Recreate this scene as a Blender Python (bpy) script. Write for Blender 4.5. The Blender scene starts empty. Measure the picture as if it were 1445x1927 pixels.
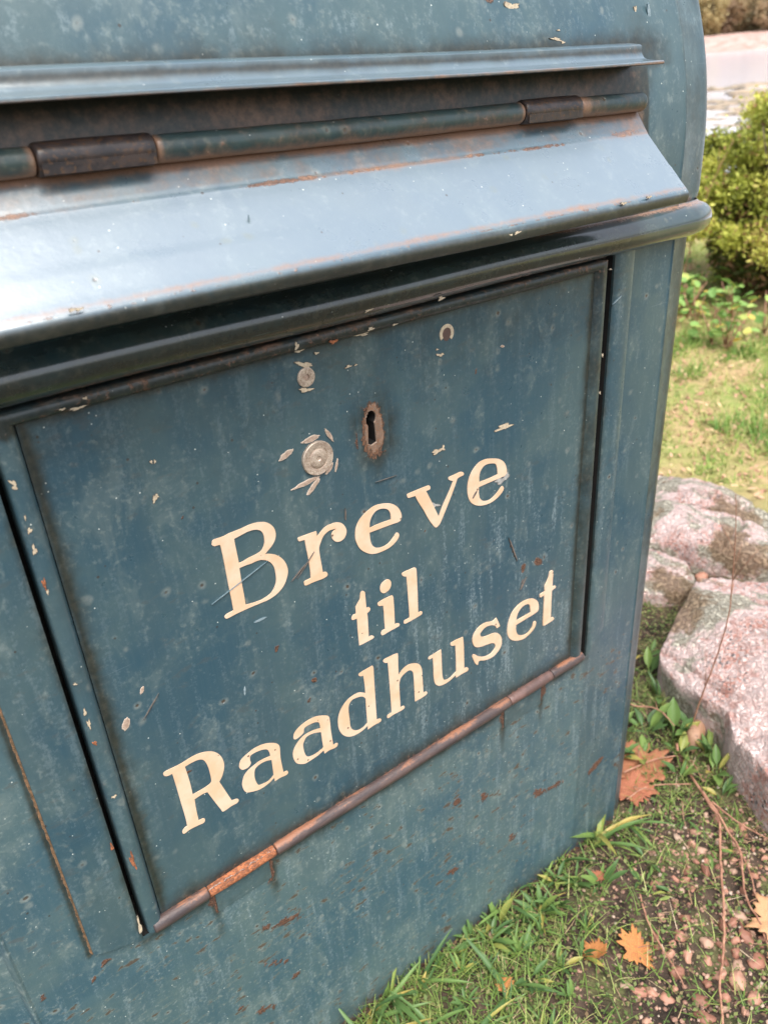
import bpy, math, random
import numpy as np
from mathutils import Vector, Matrix, noise as mn
from mathutils.geometry import tessellate_polygon

random.seed(7); RNG = np.random.default_rng(7)
S = bpy.context.scene
COL = S.collection

# ------------------------------------------------------------------ camera, light, exposure
# the letterbox leans a little: TILT takes its own frame (x right, y into the box, z up) to the level world
TILT = Matrix(((0.99985, -0.00009, 0.01752, 0), (-0.00009, 0.99994, 0.01056, 0), (-0.01752, -0.01056, 0.99979, 0), (0, 0, 0, 1)))
PIV = Matrix.Translation((0.507, 0, 0))
BOX = PIV @ TILT @ PIV.inverted()
cam = bpy.data.objects.new('camera', bpy.data.cameras.new('camera')); COL.objects.link(cam)
R = ((0.79209907, 0.06049084, -0.60738779), (-0.32865019, 0.88079102, -0.34087568), (0.51436186, 0.46962542, 0.71755407))
# rows of R: image right, image down, forward, over the axes (x, -z, y)
right = Vector((R[0][0], R[0][2], -R[0][1])); down = Vector((R[1][0], R[1][2], -R[1][1])); fwd = Vector((R[2][0], R[2][2], -R[2][1]))
cm = Matrix.Identity(4)
for i in range(3):
    cm[i][0] = right[i]; cm[i][1] = -down[i]; cm[i][2] = -fwd[i]
cm.translation = Vector((-0.05821, -0.36889, 0.74698))
cam.matrix_world = BOX @ cm
cam.data.sensor_fit = 'HORIZONTAL'; cam.data.sensor_width = 36.0
cam.data.lens = 1492.36 / 1445 * 36.0
cam.data.clip_start = 0.01; cam.data.clip_end = 5000
cam.data.dof.use_dof = True; cam.data.dof.focus_distance = 0.50; cam.data.dof.aperture_fstop = 15.0
S.camera = cam

SUN_EL, SUN_AZ = math.radians(66), math.radians(200)   # azimuth counted clockwise from +Y
W = bpy.data.worlds.new('World'); S.world = W; W.use_nodes = True
nt = W.node_tree; nt.nodes.clear()
sky = nt.nodes.new('ShaderNodeTexSky'); sky.sky_type = 'NISHITA'; sky.sun_disc = False
sky.sun_elevation = SUN_EL; sky.sun_rotation = SUN_AZ; sky.air_density = 1.0; sky.dust_density = 4.0; sky.ozone_density = 1.0
hs = nt.nodes.new('ShaderNodeHueSaturation'); hs.inputs['Saturation'].default_value = 0.45
bg = nt.nodes.new('ShaderNodeBackground'); bg.inputs['Strength'].default_value = 0.15
wo = nt.nodes.new('ShaderNodeOutputWorld')
nt.links.new(sky.outputs[0], hs.inputs['Color']); nt.links.new(hs.outputs[0], bg.inputs['Color']); nt.links.new(bg.outputs[0], wo.inputs[0])
sun = bpy.data.objects.new('sun', bpy.data.lights.new('sun', 'SUN')); COL.objects.link(sun)
sun.data.energy = 1.5; sun.data.angle = math.radians(40); sun.data.color = (1.0, 0.96, 0.9)
sd = Vector((math.sin(SUN_AZ) * math.cos(SUN_EL), math.cos(SUN_AZ) * math.cos(SUN_EL), math.sin(SUN_EL)))
sun.rotation_euler = sd.to_track_quat('Z', 'Y').to_euler()
S.view_settings.view_transform = 'Standard'; S.view_settings.look = 'None'
S.view_settings.gamma = 1.0; S.view_settings.use_curve_mapping = False
S.view_settings.exposure = 1.1
S.cycles.max_bounces = 6

# ------------------------------------------------------------------ node helper
class NT:
    def __init__(s, name):
        s.m = bpy.data.materials.new(name); s.m.use_nodes = True
        s.t = s.m.node_tree; s.t.nodes.clear()
        s.out = s.n('ShaderNodeOutputMaterial'); s.b = s.n('ShaderNodeBsdfPrincipled')
        s.l(s.b.outputs[0], s.out.inputs[0])
        s.co = s.n('ShaderNodeTexCoord').outputs['Object']
    def n(s, k): return s.t.nodes.new(k)
    def l(s, a, b): s.t.links.new(a, b)
    def setin(s, i, v):
        if hasattr(v, 'is_linked') or isinstance(v, bpy.types.NodeSocket): s.l(v, i)
        else:
            if isinstance(v, tuple) and len(v) == 3 and i.type == 'RGBA': v = v + (1,)
            i.default_value = v
    def map(s, sc, vec=None, rot=None):
        m = s.n('ShaderNodeMapping'); s.l(vec or s.co, m.inputs[0]); m.inputs['Scale'].default_value = sc
        if rot: m.inputs['Rotation'].default_value = rot
        return m.outputs[0]
    def noise(s, scale, detail=4, rough=0.55, vec=None, col=False, dist=0.0):
        n = s.n('ShaderNodeTexNoise'); s.l(vec or s.co, n.inputs['Vector'])
        n.inputs['Scale'].default_value = scale; n.inputs['Detail'].default_value = detail; n.inputs['Roughness'].default_value = rough
        n.inputs['Distortion'].default_value = dist
        return n.outputs['Color' if col else 'Fac']
    def vor(s, scale, vec=None, feat='F1'):
        n = s.n('ShaderNodeTexVoronoi'); s.l(vec or s.co, n.inputs['Vector']); n.feature = feat
        n.inputs['Scale'].default_value = scale
        return n.outputs['Distance'], (n.outputs['Color'] if feat == 'F1' else None)
    def math(s, op, a, b=0.0, clamp=False):
        n = s.n('ShaderNodeMath'); n.operation = op; n.use_clamp = clamp
        s.setin(n.inputs[0], a); s.setin(n.inputs[1], b); return n.outputs[0]
    def ss(s, x, a, b, lo=0.0, hi=1.0):
        n = s.n('ShaderNodeMapRange'); n.interpolation_type = 'SMOOTHSTEP'
        s.setin(n.inputs[0], x); n.inputs[1].default_value = a; n.inputs[2].default_value = b
        n.inputs[3].default_value = lo; n.inputs[4].default_value = hi; return n.outputs[0]
    def mix(s, f, a, b):
        n = s.n('ShaderNodeMix'); n.data_type = 'RGBA'
        s.setin(n.inputs[0], f); s.setin(n.inputs[6], a); s.setin(n.inputs[7], b); return n.outputs[2]
    def attr(s, name):
        n = s.n('ShaderNodeAttribute'); n.attribute_name = name; return n.outputs['Fac']
    def sepc(s, c, k='Red'):
        n = s.n('ShaderNodeSeparateColor'); s.l(c, n.inputs[0]); return n.outputs[k]
    def rand(s):
        return s.n('ShaderNodeObjectInfo').outputs['Random']
    def bump(s, h, dist, strength=1.0, prev=None):
        n = s.n('ShaderNodeBump'); n.inputs['Distance'].default_value = dist; n.inputs['Strength'].default_value = strength
        s.l(h, n.inputs['Height'])
        if prev: s.l(prev, n.inputs['Normal'])
        s.l(n.outputs[0], s.b.inputs['Normal']); return n.outputs[0]
    def set(s, **k):
        for a, v in k.items(): s.setin(s.b.inputs[a.replace('_', ' ')], v)
        return s

# ------------------------------------------------------------------ materials
def paint_mat(name, tint=(1, 1, 1), sky_tint=0.0, rough=0.36, old=0.0):
    """weathered blue enamel; vertex masks rust / grime / pale say where wear and painted shade sit"""
    q = NT(name)
    T = lambda c: tuple(c[i] * tint[i] for i in range(3))
    n1 = q.noise(11, 7, 0.62, dist=0.3); n2 = q.noise(55, 6, 0.62); n3 = q.noise(260, 4, 0.6); n4 = q.noise(900, 2, 0.5)
    nx = q.noise(1.0, 5, 0.6, vec=q.map((26, 26, 7)))
    base = q.mix(q.ss(n1, 0.36, 0.64), T((0.030, 0.073, 0.102)), T((0.058, 0.101, 0.113)))
    base = q.mix(q.ss(nx, 0.42, 0.72, 0, 0.38), base, T((0.046, 0.080, 0.098)))
    n2v = q.noise(1.0, 7, 0.68, vec=q.map((42, 42, 22)), dist=0.6)
    base = q.mix(q.ss(n2v, 0.50, 0.70, 0, 0.42), base, T((0.125, 0.170, 0.172)))
    base = q.mix(q.math('MULTIPLY', q.ss(n2v, 0.46, 0.60), q.ss(n3, 0.52, 0.62, 0, 0.40)), base, T((0.15, 0.195, 0.195)))
    brush = q.noise(1.0, 3, 0.7, vec=q.map((520, 520, 16))); base = q.mix(q.ss(brush, 0.42, 0.66, 0, 0.06), base, T((0.11, 0.15, 0.16)))
    base = q.mix(q.ss(n3, 0.60, 0.72, 0, 0.18 + old), base, T((0.22, 0.27, 0.28)))
    if sky_tint: base = q.mix(q.ss(q.attr('sky_tint'), 0.0, 1.0, 0, sky_tint), base, (0.27, 0.33, 0.39))  # paler colour standing in for sky light on flap and shelf
    pale = q.attr('pale'); rust = q.attr('rust'); grime_shade = q.attr('grime_shade')
    # chalky drip marks running down
    dr = q.noise(1.0, 5, 0.65, vec=q.map((120, 120, 14)))
    dr2 = q.noise(420, 3, 0.7)
    dm = q.math('MULTIPLY', q.ss(q.math('ADD', dr, q.math('MULTIPLY', q.math('SUBTRACT', dr2, 0.5), 0.75)), 0.53, 0.72), pale)
    base = q.mix(q.math('MULTIPLY', dm, 0.44), base, (0.28, 0.35, 0.37))
    # blistered spots: grey halo with a brown core, only in some cells
    sv = q.noise(30, 2, 0.5, col=True); vv = q.n('ShaderNodeVectorMath'); vv.operation = 'MULTIPLY_ADD'
    q.l(sv, vv.inputs[0]); vv.inputs[1].default_value = (0.012, 0.012, 0.012); q.l(q.co, vv.inputs[2])
    d, c = q.vor(95, vec=vv.outputs[0]); r = q.sepc(c); g = q.sepc(c, 'Green')
    gate = q.ss(r, 0.84, 0.86)
    halo = q.math('MULTIPLY', q.math('MULTIPLY', q.ss(d, 0.16, 0.36, 1, 0), gate), q.ss(n3, 0.3, 0.6, 0.25, 0.75))
    base = q.mix(halo, base, T((0.15, 0.185, 0.185)))
    core = q.math('MULTIPLY', q.math('MULTIPLY', q.ss(d, 0.07, 0.15, 1, 0), gate), q.ss(g, 0.25, 0.3))
    base = q.mix(q.math('MULTIPLY', core, 0.8), base, (0.07, 0.045, 0.03))
    d2, c2 = q.vor(330); r2 = q.sepc(c2)
    sp = q.math('MULTIPLY', q.ss(d2, 0.10, 0.16, 1, 0), q.ss(r2, 0.955, 0.96))
    base = q.mix(sp, base, (0.62, 0.66, 0.62))
    d3, c3 = q.vor(210); r3 = q.sepc(c3)
    sp2 = q.math('MULTIPLY', q.ss(d3, 0.12, 0.2, 1, 0), q.ss(r3, 0.955, 0.96))
    base = q.mix(q.math('MULTIPLY', sp2, 0.75), base, (0.045, 0.033, 0.025))
    # fine scratches
    w1 = q.noise(1.0, 2, 0.5, vec=q.map((6, 6, 420), rot=(0, 0.55, 0))); w1 = q.ss(w1, 0.70, 0.74)
    w2 = q.ss(q.noise(9, 2), 0.52, 0.62)
    base = q.mix(q.math('MULTIPLY', q.math('MULTIPLY', w1, w2), 0.35), base, (0.20, 0.25, 0.27))
    # small brown rusted nicks, longer than high, thickest where the rust mask asks for them
    nk = q.noise(1.0, 3, 0.6, vec=q.map((70, 70, 170), rot=(0, 0.35, 0))); nk2 = q.noise(14, 3, 0.6)
    nick = q.math('MULTIPLY', q.ss(q.math('ADD', nk, q.math('MULTIPLY', q.math('SUBTRACT', nk2, 0.5), 0.35)), 0.625, 0.66), q.ss(q.attr('nick'), 0.0, 1.0))
    edge_ = q.math('MULTIPLY', q.ss(q.math('ADD', nk, q.math('MULTIPLY', q.math('SUBTRACT', nk2, 0.5), 0.35)), 0.565, 0.62), q.ss(q.attr('nick'), 0.0, 1.0, 0, 0.4))
    base = q.mix(edge_, base, T((0.13, 0.165, 0.155)))
    base = q.mix(q.math('MULTIPLY', nick, 0.85), base, q.mix(n4, (0.05, 0.032, 0.022), (0.12, 0.07, 0.045)))
    # grime and painted shade
    gm = q.math('ADD', grime_shade, q.math('MULTIPLY', q.math('SUBTRACT', n2, 0.5), 0.9)); gm = q.ss(gm, 0.15, 0.95)
    gm = q.math('MULTIPLY', gm, q.ss(grime_shade, 0.0, 0.15))
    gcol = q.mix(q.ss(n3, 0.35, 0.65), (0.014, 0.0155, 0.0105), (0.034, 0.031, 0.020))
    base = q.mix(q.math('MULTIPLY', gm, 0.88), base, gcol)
    # rust
    rn = q.math('ADD', rust, q.math('MULTIPLY', q.math('SUBTRACT', n3, 0.5), 1.1))
    rn = q.math('ADD', rn, q.math('MULTIPLY', q.math('SUBTRACT', n2, 0.5), 0.6))
    rm = q.math('MULTIPLY', q.ss(rn, 0.40, 0.62), q.ss(rust, 0.02, 0.12))
    rcol = q.mix(q.ss(n4, 0.35, 0.65), (0.060, 0.032, 0.022), (0.155, 0.072, 0.042))
    rcol = q.mix(q.ss(n3, 0.55, 0.7, 0, 0.6), rcol, (0.24, 0.15, 0.11))
    base = q.mix(rm, base, rcol)
    dust = q.attr('dust'); du = q.math('ADD', dust, q.math('MULTIPLY', q.math('SUBTRACT', n2, 0.5), 0.9)); du = q.math('ADD', du, q.math('MULTIPLY', q.math('SUBTRACT', n3, 0.5), 0.5))
    dm_ = q.math('MULTIPLY', q.ss(du, 0.15, 0.85), q.ss(dust, 0.0, 0.1)); q.dm = dm_
    base = q.mix(q.math('MULTIPLY', dm_, 0.85), base, q.mix(n4, (0.20, 0.10, 0.055), (0.38, 0.22, 0.14)))
    q.gm = gm; q.set(Base_Color=base)
    ro = q.math('ADD', q.math('ADD', rough, q.math('MULTIPLY', rm, 0.35)), q.math('ADD', q.math('MULTIPLY', q.math('SUBTRACT', n2, 0.5), 0.22), q.math('MULTIPLY', gm, 0.06)))
    q.set(Roughness=ro)
    h = q.math('ADD', q.math('MULTIPLY', n2, 0.5), q.math('MULTIPLY', rm, q.math('MULTIPLY', n4, 1.3)))
    h = q.math('ADD', h, q.math('MULTIPLY', n3, 0.22))
    h = q.math('SUBTRACT', h, q.math('MULTIPLY', core, 0.5))
    q.bump(h, 0.0007, 0.75)
    return q

P_BODY = paint_mat('weathered_blue_enamel', tint=(1.12, 1.09, 1.06), rough=0.31).m
P_OLD = paint_mat('worn_blue_enamel_low_body', tint=(1.42, 1.34, 1.26), rough=0.42, old=0.25).m
qd = paint_mat('dark_bead_enamel', tint=(0.62, 0.58, 0.48), rough=0.20); qd.set(Coat_Weight=1.0, Coat_Roughness=0.10); P_DARK = qd.m  # darker, glossier enamel for the bead moulding
ql = paint_mat('skylit_enamel', tint=(1.1, 1.1, 1.1), sky_tint=0.46, rough=0.30); ql.set(Specular_IOR_Level=0.8, Coat_Weight=ql.math('SUBTRACT', 1.0, ql.math('ADD', ql.math('MULTIPLY', ql.gm, 0.85), ql.dm, clamp=True)), Coat_Roughness=0.22, Coat_IOR=1.85); P_LID = ql.m  # flap and shelf enamel with sky light mixed into its colour

def simple(name, c1, c2, scale, rough=0.6, bump=0.0004, metal=0.0, c3=None, extra=None):
    q = NT(name); n = q.noise(scale, 5, 0.6); b = q.mix(q.ss(n, 0.38, 0.62), c1, c2)
    if c3: b = q.mix(q.ss(q.noise(scale * 3.7, 4), 0.54, 0.62), b, c3)
    q.set(Base_Color=b, Roughness=rough, Metallic=metal)
    if bump: q.bump(n, bump, 0.8)
    return q.m
M_RUST = simple('orange_rust', (0.20, 0.075, 0.035), (0.46, 0.16, 0.065), 330, 0.85, 0.0008, c3=(0.13, 0.06, 0.045))
M_RUSTBROWN = simple('brown_rusted_steel', (0.10, 0.062, 0.055), (0.17, 0.10, 0.085), 60, 0.42, 0.0005)
M_HINGE = simple('dark_brown_hinge_steel', (0.022, 0.019, 0.02), (0.05, 0.036, 0.032), 120, 0.34, 0.0004, c3=(0.075, 0.042, 0.024))
def chipmat(name, c1, c2, rim):
    q = NT(name); n = q.noise(520, 4, 0.6); b = q.mix(q.ss(n, 0.35, 0.65), c1, c2); r_ = q.math('ADD', q.attr('rim'), q.math('MULTIPLY', q.math('SUBTRACT', q.noise(800, 3), 0.5), 1.3))
    b = q.mix(q.ss(r_, 0.55, 0.85), b, rim); q.set(Base_Color=b, Roughness=0.65); q.bump(n, 0.0003, 0.8); return q.m
M_CREAM = chipmat('cream_undercoat', (0.62, 0.52, 0.37), (0.48, 0.38, 0.27), (0.15, 0.13, 0.10))
M_DARKSCR = chipmat('dark_scratch', (0.12, 0.09, 0.075), (0.20, 0.15, 0.12), (0.09, 0.10, 0.10))
M_BARE = chipmat('scraped_bare_metal', (0.34, 0.24, 0.18), (0.48, 0.36, 0.28), (0.62, 0.50, 0.40))
M_GREYCHIP = chipmat('grey_primer', (0.30, 0.30, 0.29), (0.46, 0.45, 0.42), (0.24, 0.22, 0.20))
M_WHITE = chipmat('pale_scratch', (0.30, 0.37, 0.40), (0.20, 0.27, 0.30), (0.11, 0.17, 0.20))
M_ZINC = simple('worn_zinc', (0.46, 0.36, 0.29), (0.62, 0.52, 0.42), 420, 0.42, 0.0003, metal=0.35, c3=(0.34, 0.24, 0.17))
M_BLACK = simple('dark_cavity_steel', (0.010, 0.009, 0.008), (0.018, 0.014, 0.012), 90, 0.8, 0)
def letter_mat():
    q = NT('cream_sign_paint')
    n = q.noise(45, 6, 0.6); n2 = q.noise(380, 4, 0.6)
    b = q.mix(q.ss(n, 0.35, 0.65), (0.74, 0.49, 0.31), (0.80, 0.59, 0.43))
    b = q.mix(q.ss(n2, 0.58, 0.75, 0, 0.35), b, (0.62, 0.44, 0.30))
    d, c = q.vor(260); g = q.ss(q.sepc(c), 0.94, 0.95)
    b = q.mix(q.math('MULTIPLY', q.ss(d, 0.15, 0.25, 1, 0), g), b, (0.16, 0.10, 0.07))
    w = q.ss(q.noise(1.0, 2, 0.5, vec=q.map((7, 7, 300), rot=(0, -0.75, 0))), 0.715, 0.735)
    b = q.mix(q.math('MULTIPLY', w, q.ss(q.noise(11, 2), 0.55, 0.6)), b, (0.20, 0.24, 0.26))
    q.set(Base_Color=b, Roughness=0.5); q.bump(n2, 0.0002, 0.6); return q.m
M_LETTER = letter_mat()

def ramp(q, fac, stops):
    r = q.n('ShaderNodeValToRGB'); q.setin(r.inputs[0], fac)
    e = r.color_ramp.elements
    while len(e) < len(stops): e.new(0.5)
    for i, (p, c) in enumerate(stops): e[i].position = p; e[i].color = c + (1,)
    return r.outputs[0]
def var_mat(name, stops, rough=0.6, transl=0.25, obj_random=False, noise_scale=None, spec=0.4):
    q = NT(name)
    f = q.rand() if obj_random else q.attr('var')
    if noise_scale: f = q.math('ADD', f, q.math('MULTIPLY', q.math('SUBTRACT', q.noise(noise_scale, 3), 0.5), 0.5))
    c = ramp(q, f, stops); q.set(Base_Color=c, Roughness=rough, Specular_IOR_Level=spec)
    if transl:
        tr = q.n('ShaderNodeBsdfTranslucent'); q.l(c, tr.inputs[0]); mx = q.n('ShaderNodeMixShader'); mx.inputs[0].default_value = transl
        q.l(q.b.outputs[0], mx.inputs[1]); q.l(tr.outputs[0], mx.inputs[2]); q.l(mx.outputs[0], q.out.inputs[0])
    return q.m
M_GRASS = var_mat('grass_blades', [(0.0, (0.075, 0.15, 0.035)), (0.4, (0.17, 0.28, 0.055)), (0.7, (0.36, 0.42, 0.12)), (1.0, (0.58, 0.48, 0.27))])
M_MEADOW = var_mat('meadow_blades', [(0.0, (0.12, 0.25, 0.045)), (0.4, (0.27, 0.37, 0.08)), (0.7, (0.48, 0.43, 0.16)), (1.0, (0.56, 0.38, 0.24))])
M_COVER = var_mat('tiny_cover_leaves', [(0.0, (0.05, 0.09, 0.025)), (0.4, (0.13, 0.19, 0.045)), (0.65, (0.24, 0.26, 0.09)), (0.8, (0.22, 0.14, 0.08)), (1.0, (0.10, 0.055, 0.035))])
M_WEED = var_mat('weed_leaf', [(0.0, (0.075, 0.15, 0.05)), (0.5, (0.125, 0.22, 0.065)), (0.85, (0.20, 0.30, 0.075)), (1.0, (0.48, 0.36, 0.10))], obj_random=True, noise_scale=55, rough=0.45)
M_STRAW = var_mat('dry_straw', [(0.0, (0.28, 0.17, 0.10)), (0.5, (0.48, 0.34, 0.21)), (1.0, (0.62, 0.50, 0.34))], transl=0)
M_LITTER = var_mat('dead_leaf_litter', [(0.0, (0.30, 0.15, 0.09)), (0.4, (0.48, 0.26, 0.17)), (0.75, (0.62, 0.38, 0.25)), (1.0, (0.60, 0.50, 0.24))], transl=0.15)
M_STEM = simple('red_brown_stem', (0.26, 0.12, 0.075), (0.42, 0.22, 0.14), 120, 0.6, 0.0004)
def deadleaf(name, a, b, c):
    q = NT(name); n = q.noise(38, 5, 0.6); x = q.mix(q.ss(n, 0.4, 0.6), a, b); x = q.mix(q.ss(q.noise(150, 4), 0.58, 0.68), x, c)
    q.set(Base_Color=x, Roughness=0.6); q.bump(q.noise(120, 4), 0.0008, 0.7)
    tr = q.n('ShaderNodeBsdfTranslucent'); q.l(x, tr.inputs[0]); mx = q.n('ShaderNodeMixShader'); mx.inputs[0].default_value = 0.2
    q.l(q.b.outputs[0], mx.inputs[1]); q.l(tr.outputs[0], mx.inputs[2]); q.l(mx.outputs[0], q.out.inputs[0]); return q.m
M_LEAF_O = deadleaf('orange_dead_leaf', (0.48, 0.21, 0.10), (0.40, 0.15, 0.08), (0.26, 0.11, 0.06))
M_LEAF_Y = deadleaf('yellow_orange_dead_leaf', (0.66, 0.36, 0.09), (0.58, 0.16, 0.08), (0.28, 0.12, 0.05))
M_LEAF_R = deadleaf('red_brown_dead_leaf', (0.38, 0.12, 0.065), (0.50, 0.20, 0.10), (0.20, 0.08, 0.05))
M_LEAF_B = deadleaf('tan_curled_leaf', (0.36, 0.20, 0.12), (0.48, 0.29, 0.19), (0.22, 0.11, 0.07))
M_LEAF_P = deadleaf('pale_orange_dead_leaf', (0.74, 0.42, 0.22), (0.68, 0.36, 0.18), (0.40, 0.2, 0.1))

def granite(name, l0, m0):
    q = NT(name)
    vx = q.n('ShaderNodeVectorMath'); vx.operation = 'MULTIPLY_ADD'; q.l(q.noise(160, 3, col=True), vx.inputs[0]); vx.inputs[1].default_value = (0.006,) * 3; q.l(q.co, vx.inputs[2])
    d, c = q.vor(330, vec=vx.outputs[0]); r = q.sepc(c)
    b = ramp(q, r, [(0.0, (0.58, 0.25, 0.19)), (0.35, (0.68, 0.38, 0.31)), (0.6, (0.74, 0.55, 0.51)), (0.86, (0.80, 0.70, 0.67)), (0.93, (0.12, 0.11, 0.11))])
    b = q.mix(q.ss(q.noise(14, 5), 0.34, 0.54, 0, 0.8), b, (0.86, 0.68, 0.64))
    b = q.mix(q.ss(q.noise(60, 4), 0.56, 0.66, 0, 0.6), b, (0.58, 0.26, 0.20))
    l = q.ss(q.noise(7.5, 6, 0.6, dist=0.5), l0, l0 + 0.05); l2 = q.ss(q.noise(190, 4, 0.7), 0.40, 0.6)
    b = q.mix(q.math('MULTIPLY', l, 0.85), b, q.mix(l2, (0.19, 0.19, 0.13), (0.56, 0.55, 0.43)))
    m = q.ss(q.noise(5.2, 6, 0.65, vec=q.map((1, 1, 1), rot=(0.4, 0.9, 0.3))), m0, m0 + 0.05)
    b = q.mix(q.math('MULTIPLY', m, 0.9), b, q.mix(l2, (0.16, 0.10, 0.05), (0.36, 0.25, 0.15)))
    q.set(Base_Color=b, Roughness=0.75)
    h = q.math('ADD', q.math('MULTIPLY', q.noise(90, 6, 0.65), 1.0), q.math('MULTIPLY', l2, 0.5)); q.bump(h, 0.007, 1.0)
    return q.m
M_GRANITE = granite('pink_granite_with_lichen', 0.53, 0.54); M_GRANITE2 = granite('lichen_covered_granite', 0.48, 0.54)
M_PEB = var_mat('pebble_colours', [(0.0, (0.19, 0.085, 0.055)), (0.35, (0.36, 0.17, 0.115)), (0.7, (0.45, 0.245, 0.17)), (1.0, (0.36, 0.26, 0.19))], transl=0, obj_random=True, noise_scale=90)
M_GRAV = var_mat('gravel_colours', [(0.0, (0.06, 0.04, 0.03)), (0.35, (0.26, 0.14, 0.10)), (0.75, (0.42, 0.25, 0.18)), (1.0, (0.48, 0.40, 0.32))], transl=0)
M_SHORE = simple('wet_shore_rock', (0.14, 0.12, 0.09), (0.42, 0.31, 0.22), 2.0, 0.6, 0.02, c3=(0.28, 0.24, 0.14))
def soil():
    q = NT('soil_and_turf')
    n1 = q.noise(2.2, 6, 0.6); n2 = q.noise(40, 6, 0.7); n3 = q.noise(220, 4, 0.7); n4 = q.noise(0.9, 5, 0.6)
    s = q.mix(q.ss(n2, 0.35, 0.65), (0.025, 0.019, 0.015), (0.095, 0.066, 0.048))
    s = q.mix(q.ss(n3, 0.60, 0.68), s, (0.34, 0.22, 0.16))
    mos = q.mix(q.ss(n3, 0.35, 0.6), (0.09, 0.11, 0.035), (0.21, 0.24, 0.08))
    s = q.mix(q.ss(q.noise(17, 5), 0.50, 0.62, 0, 0.40), s, mos)
    far = q.mix(q.ss(n1, 0.42, 0.58), (0.22, 0.27, 0.075), (0.42, 0.30, 0.16))
    far = q.mix(q.ss(n2, 0.45, 0.7), far, (0.34, 0.30, 0.13))
    x = q.n('ShaderNodeSeparateXYZ'); q.l(q.co, x.inputs[0])
    sd_ = q.math('ADD', q.math('MULTIPLY', x.outputs[0], 0.857), q.math('MULTIPLY', x.outputs[1], 0.516))
    b = q.mix(q.ss(sd_, 0.95, 1.35), s, far)
    shore = q.mix(q.ss(q.noise(0.35, 6, 0.7), 0.4, 0.6), (0.38, 0.23, 0.19), (0.50, 0.37, 0.33))
    b = q.mix(q.ss(sd_, 250, 280), b, shore)
    b = q.mix(q.ss(x.outputs[2], 3.0, 6.0), b, (0.26, 0.20, 0.11))
    q.set(Base_Color=b, Roughness=0.95, Specular_IOR_Level=0.2)
    q.bump(q.math('ADD', n2, q.math('MULTIPLY', n3, 0.4)), 0.006, 0.9); return q.m
M_SOIL = soil()
def water():
    q = NT('sky_pale_calm_water')
    q.set(Base_Color=(0.74, 0.72, 0.77), Roughness=0.10, IOR=1.33, Specular_IOR_Level=1.0)  # bright sky reflection put into the base colour
    q.bump(q.noise(1.0, 4, 0.6, vec=q.map((1.5, 1.5, 1.5))), 0.05, 0.35); return q.m
M_WATER = water()
M_TREE = var_mat('haze_paled_autumn_leaves', [(0.0, (0.24, 0.21, 0.12)), (0.3, (0.32, 0.29, 0.15)), (0.65, (0.48, 0.38, 0.18)), (1.0, (0.38, 0.26, 0.20))], obj_random=True, noise_scale=0.25)  # autumn colours, paled to stand in for distance haze
M_BARK = simple('bark', (0.10, 0.075, 0.055), (0.2, 0.15, 0.11), 3, 0.9, 0.01)
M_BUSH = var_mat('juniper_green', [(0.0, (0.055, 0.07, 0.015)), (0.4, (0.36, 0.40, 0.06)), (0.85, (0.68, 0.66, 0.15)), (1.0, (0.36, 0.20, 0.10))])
M_ROUND = var_mat('broad_weed_leaf', [(0.0, (0.13, 0.26, 0.06)), (0.6, (0.26, 0.42, 0.11)), (0.9, (0.40, 0.50, 0.14)), (1.0, (0.70, 0.46, 0.10))], obj_random=True, noise_scale=20)
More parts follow.
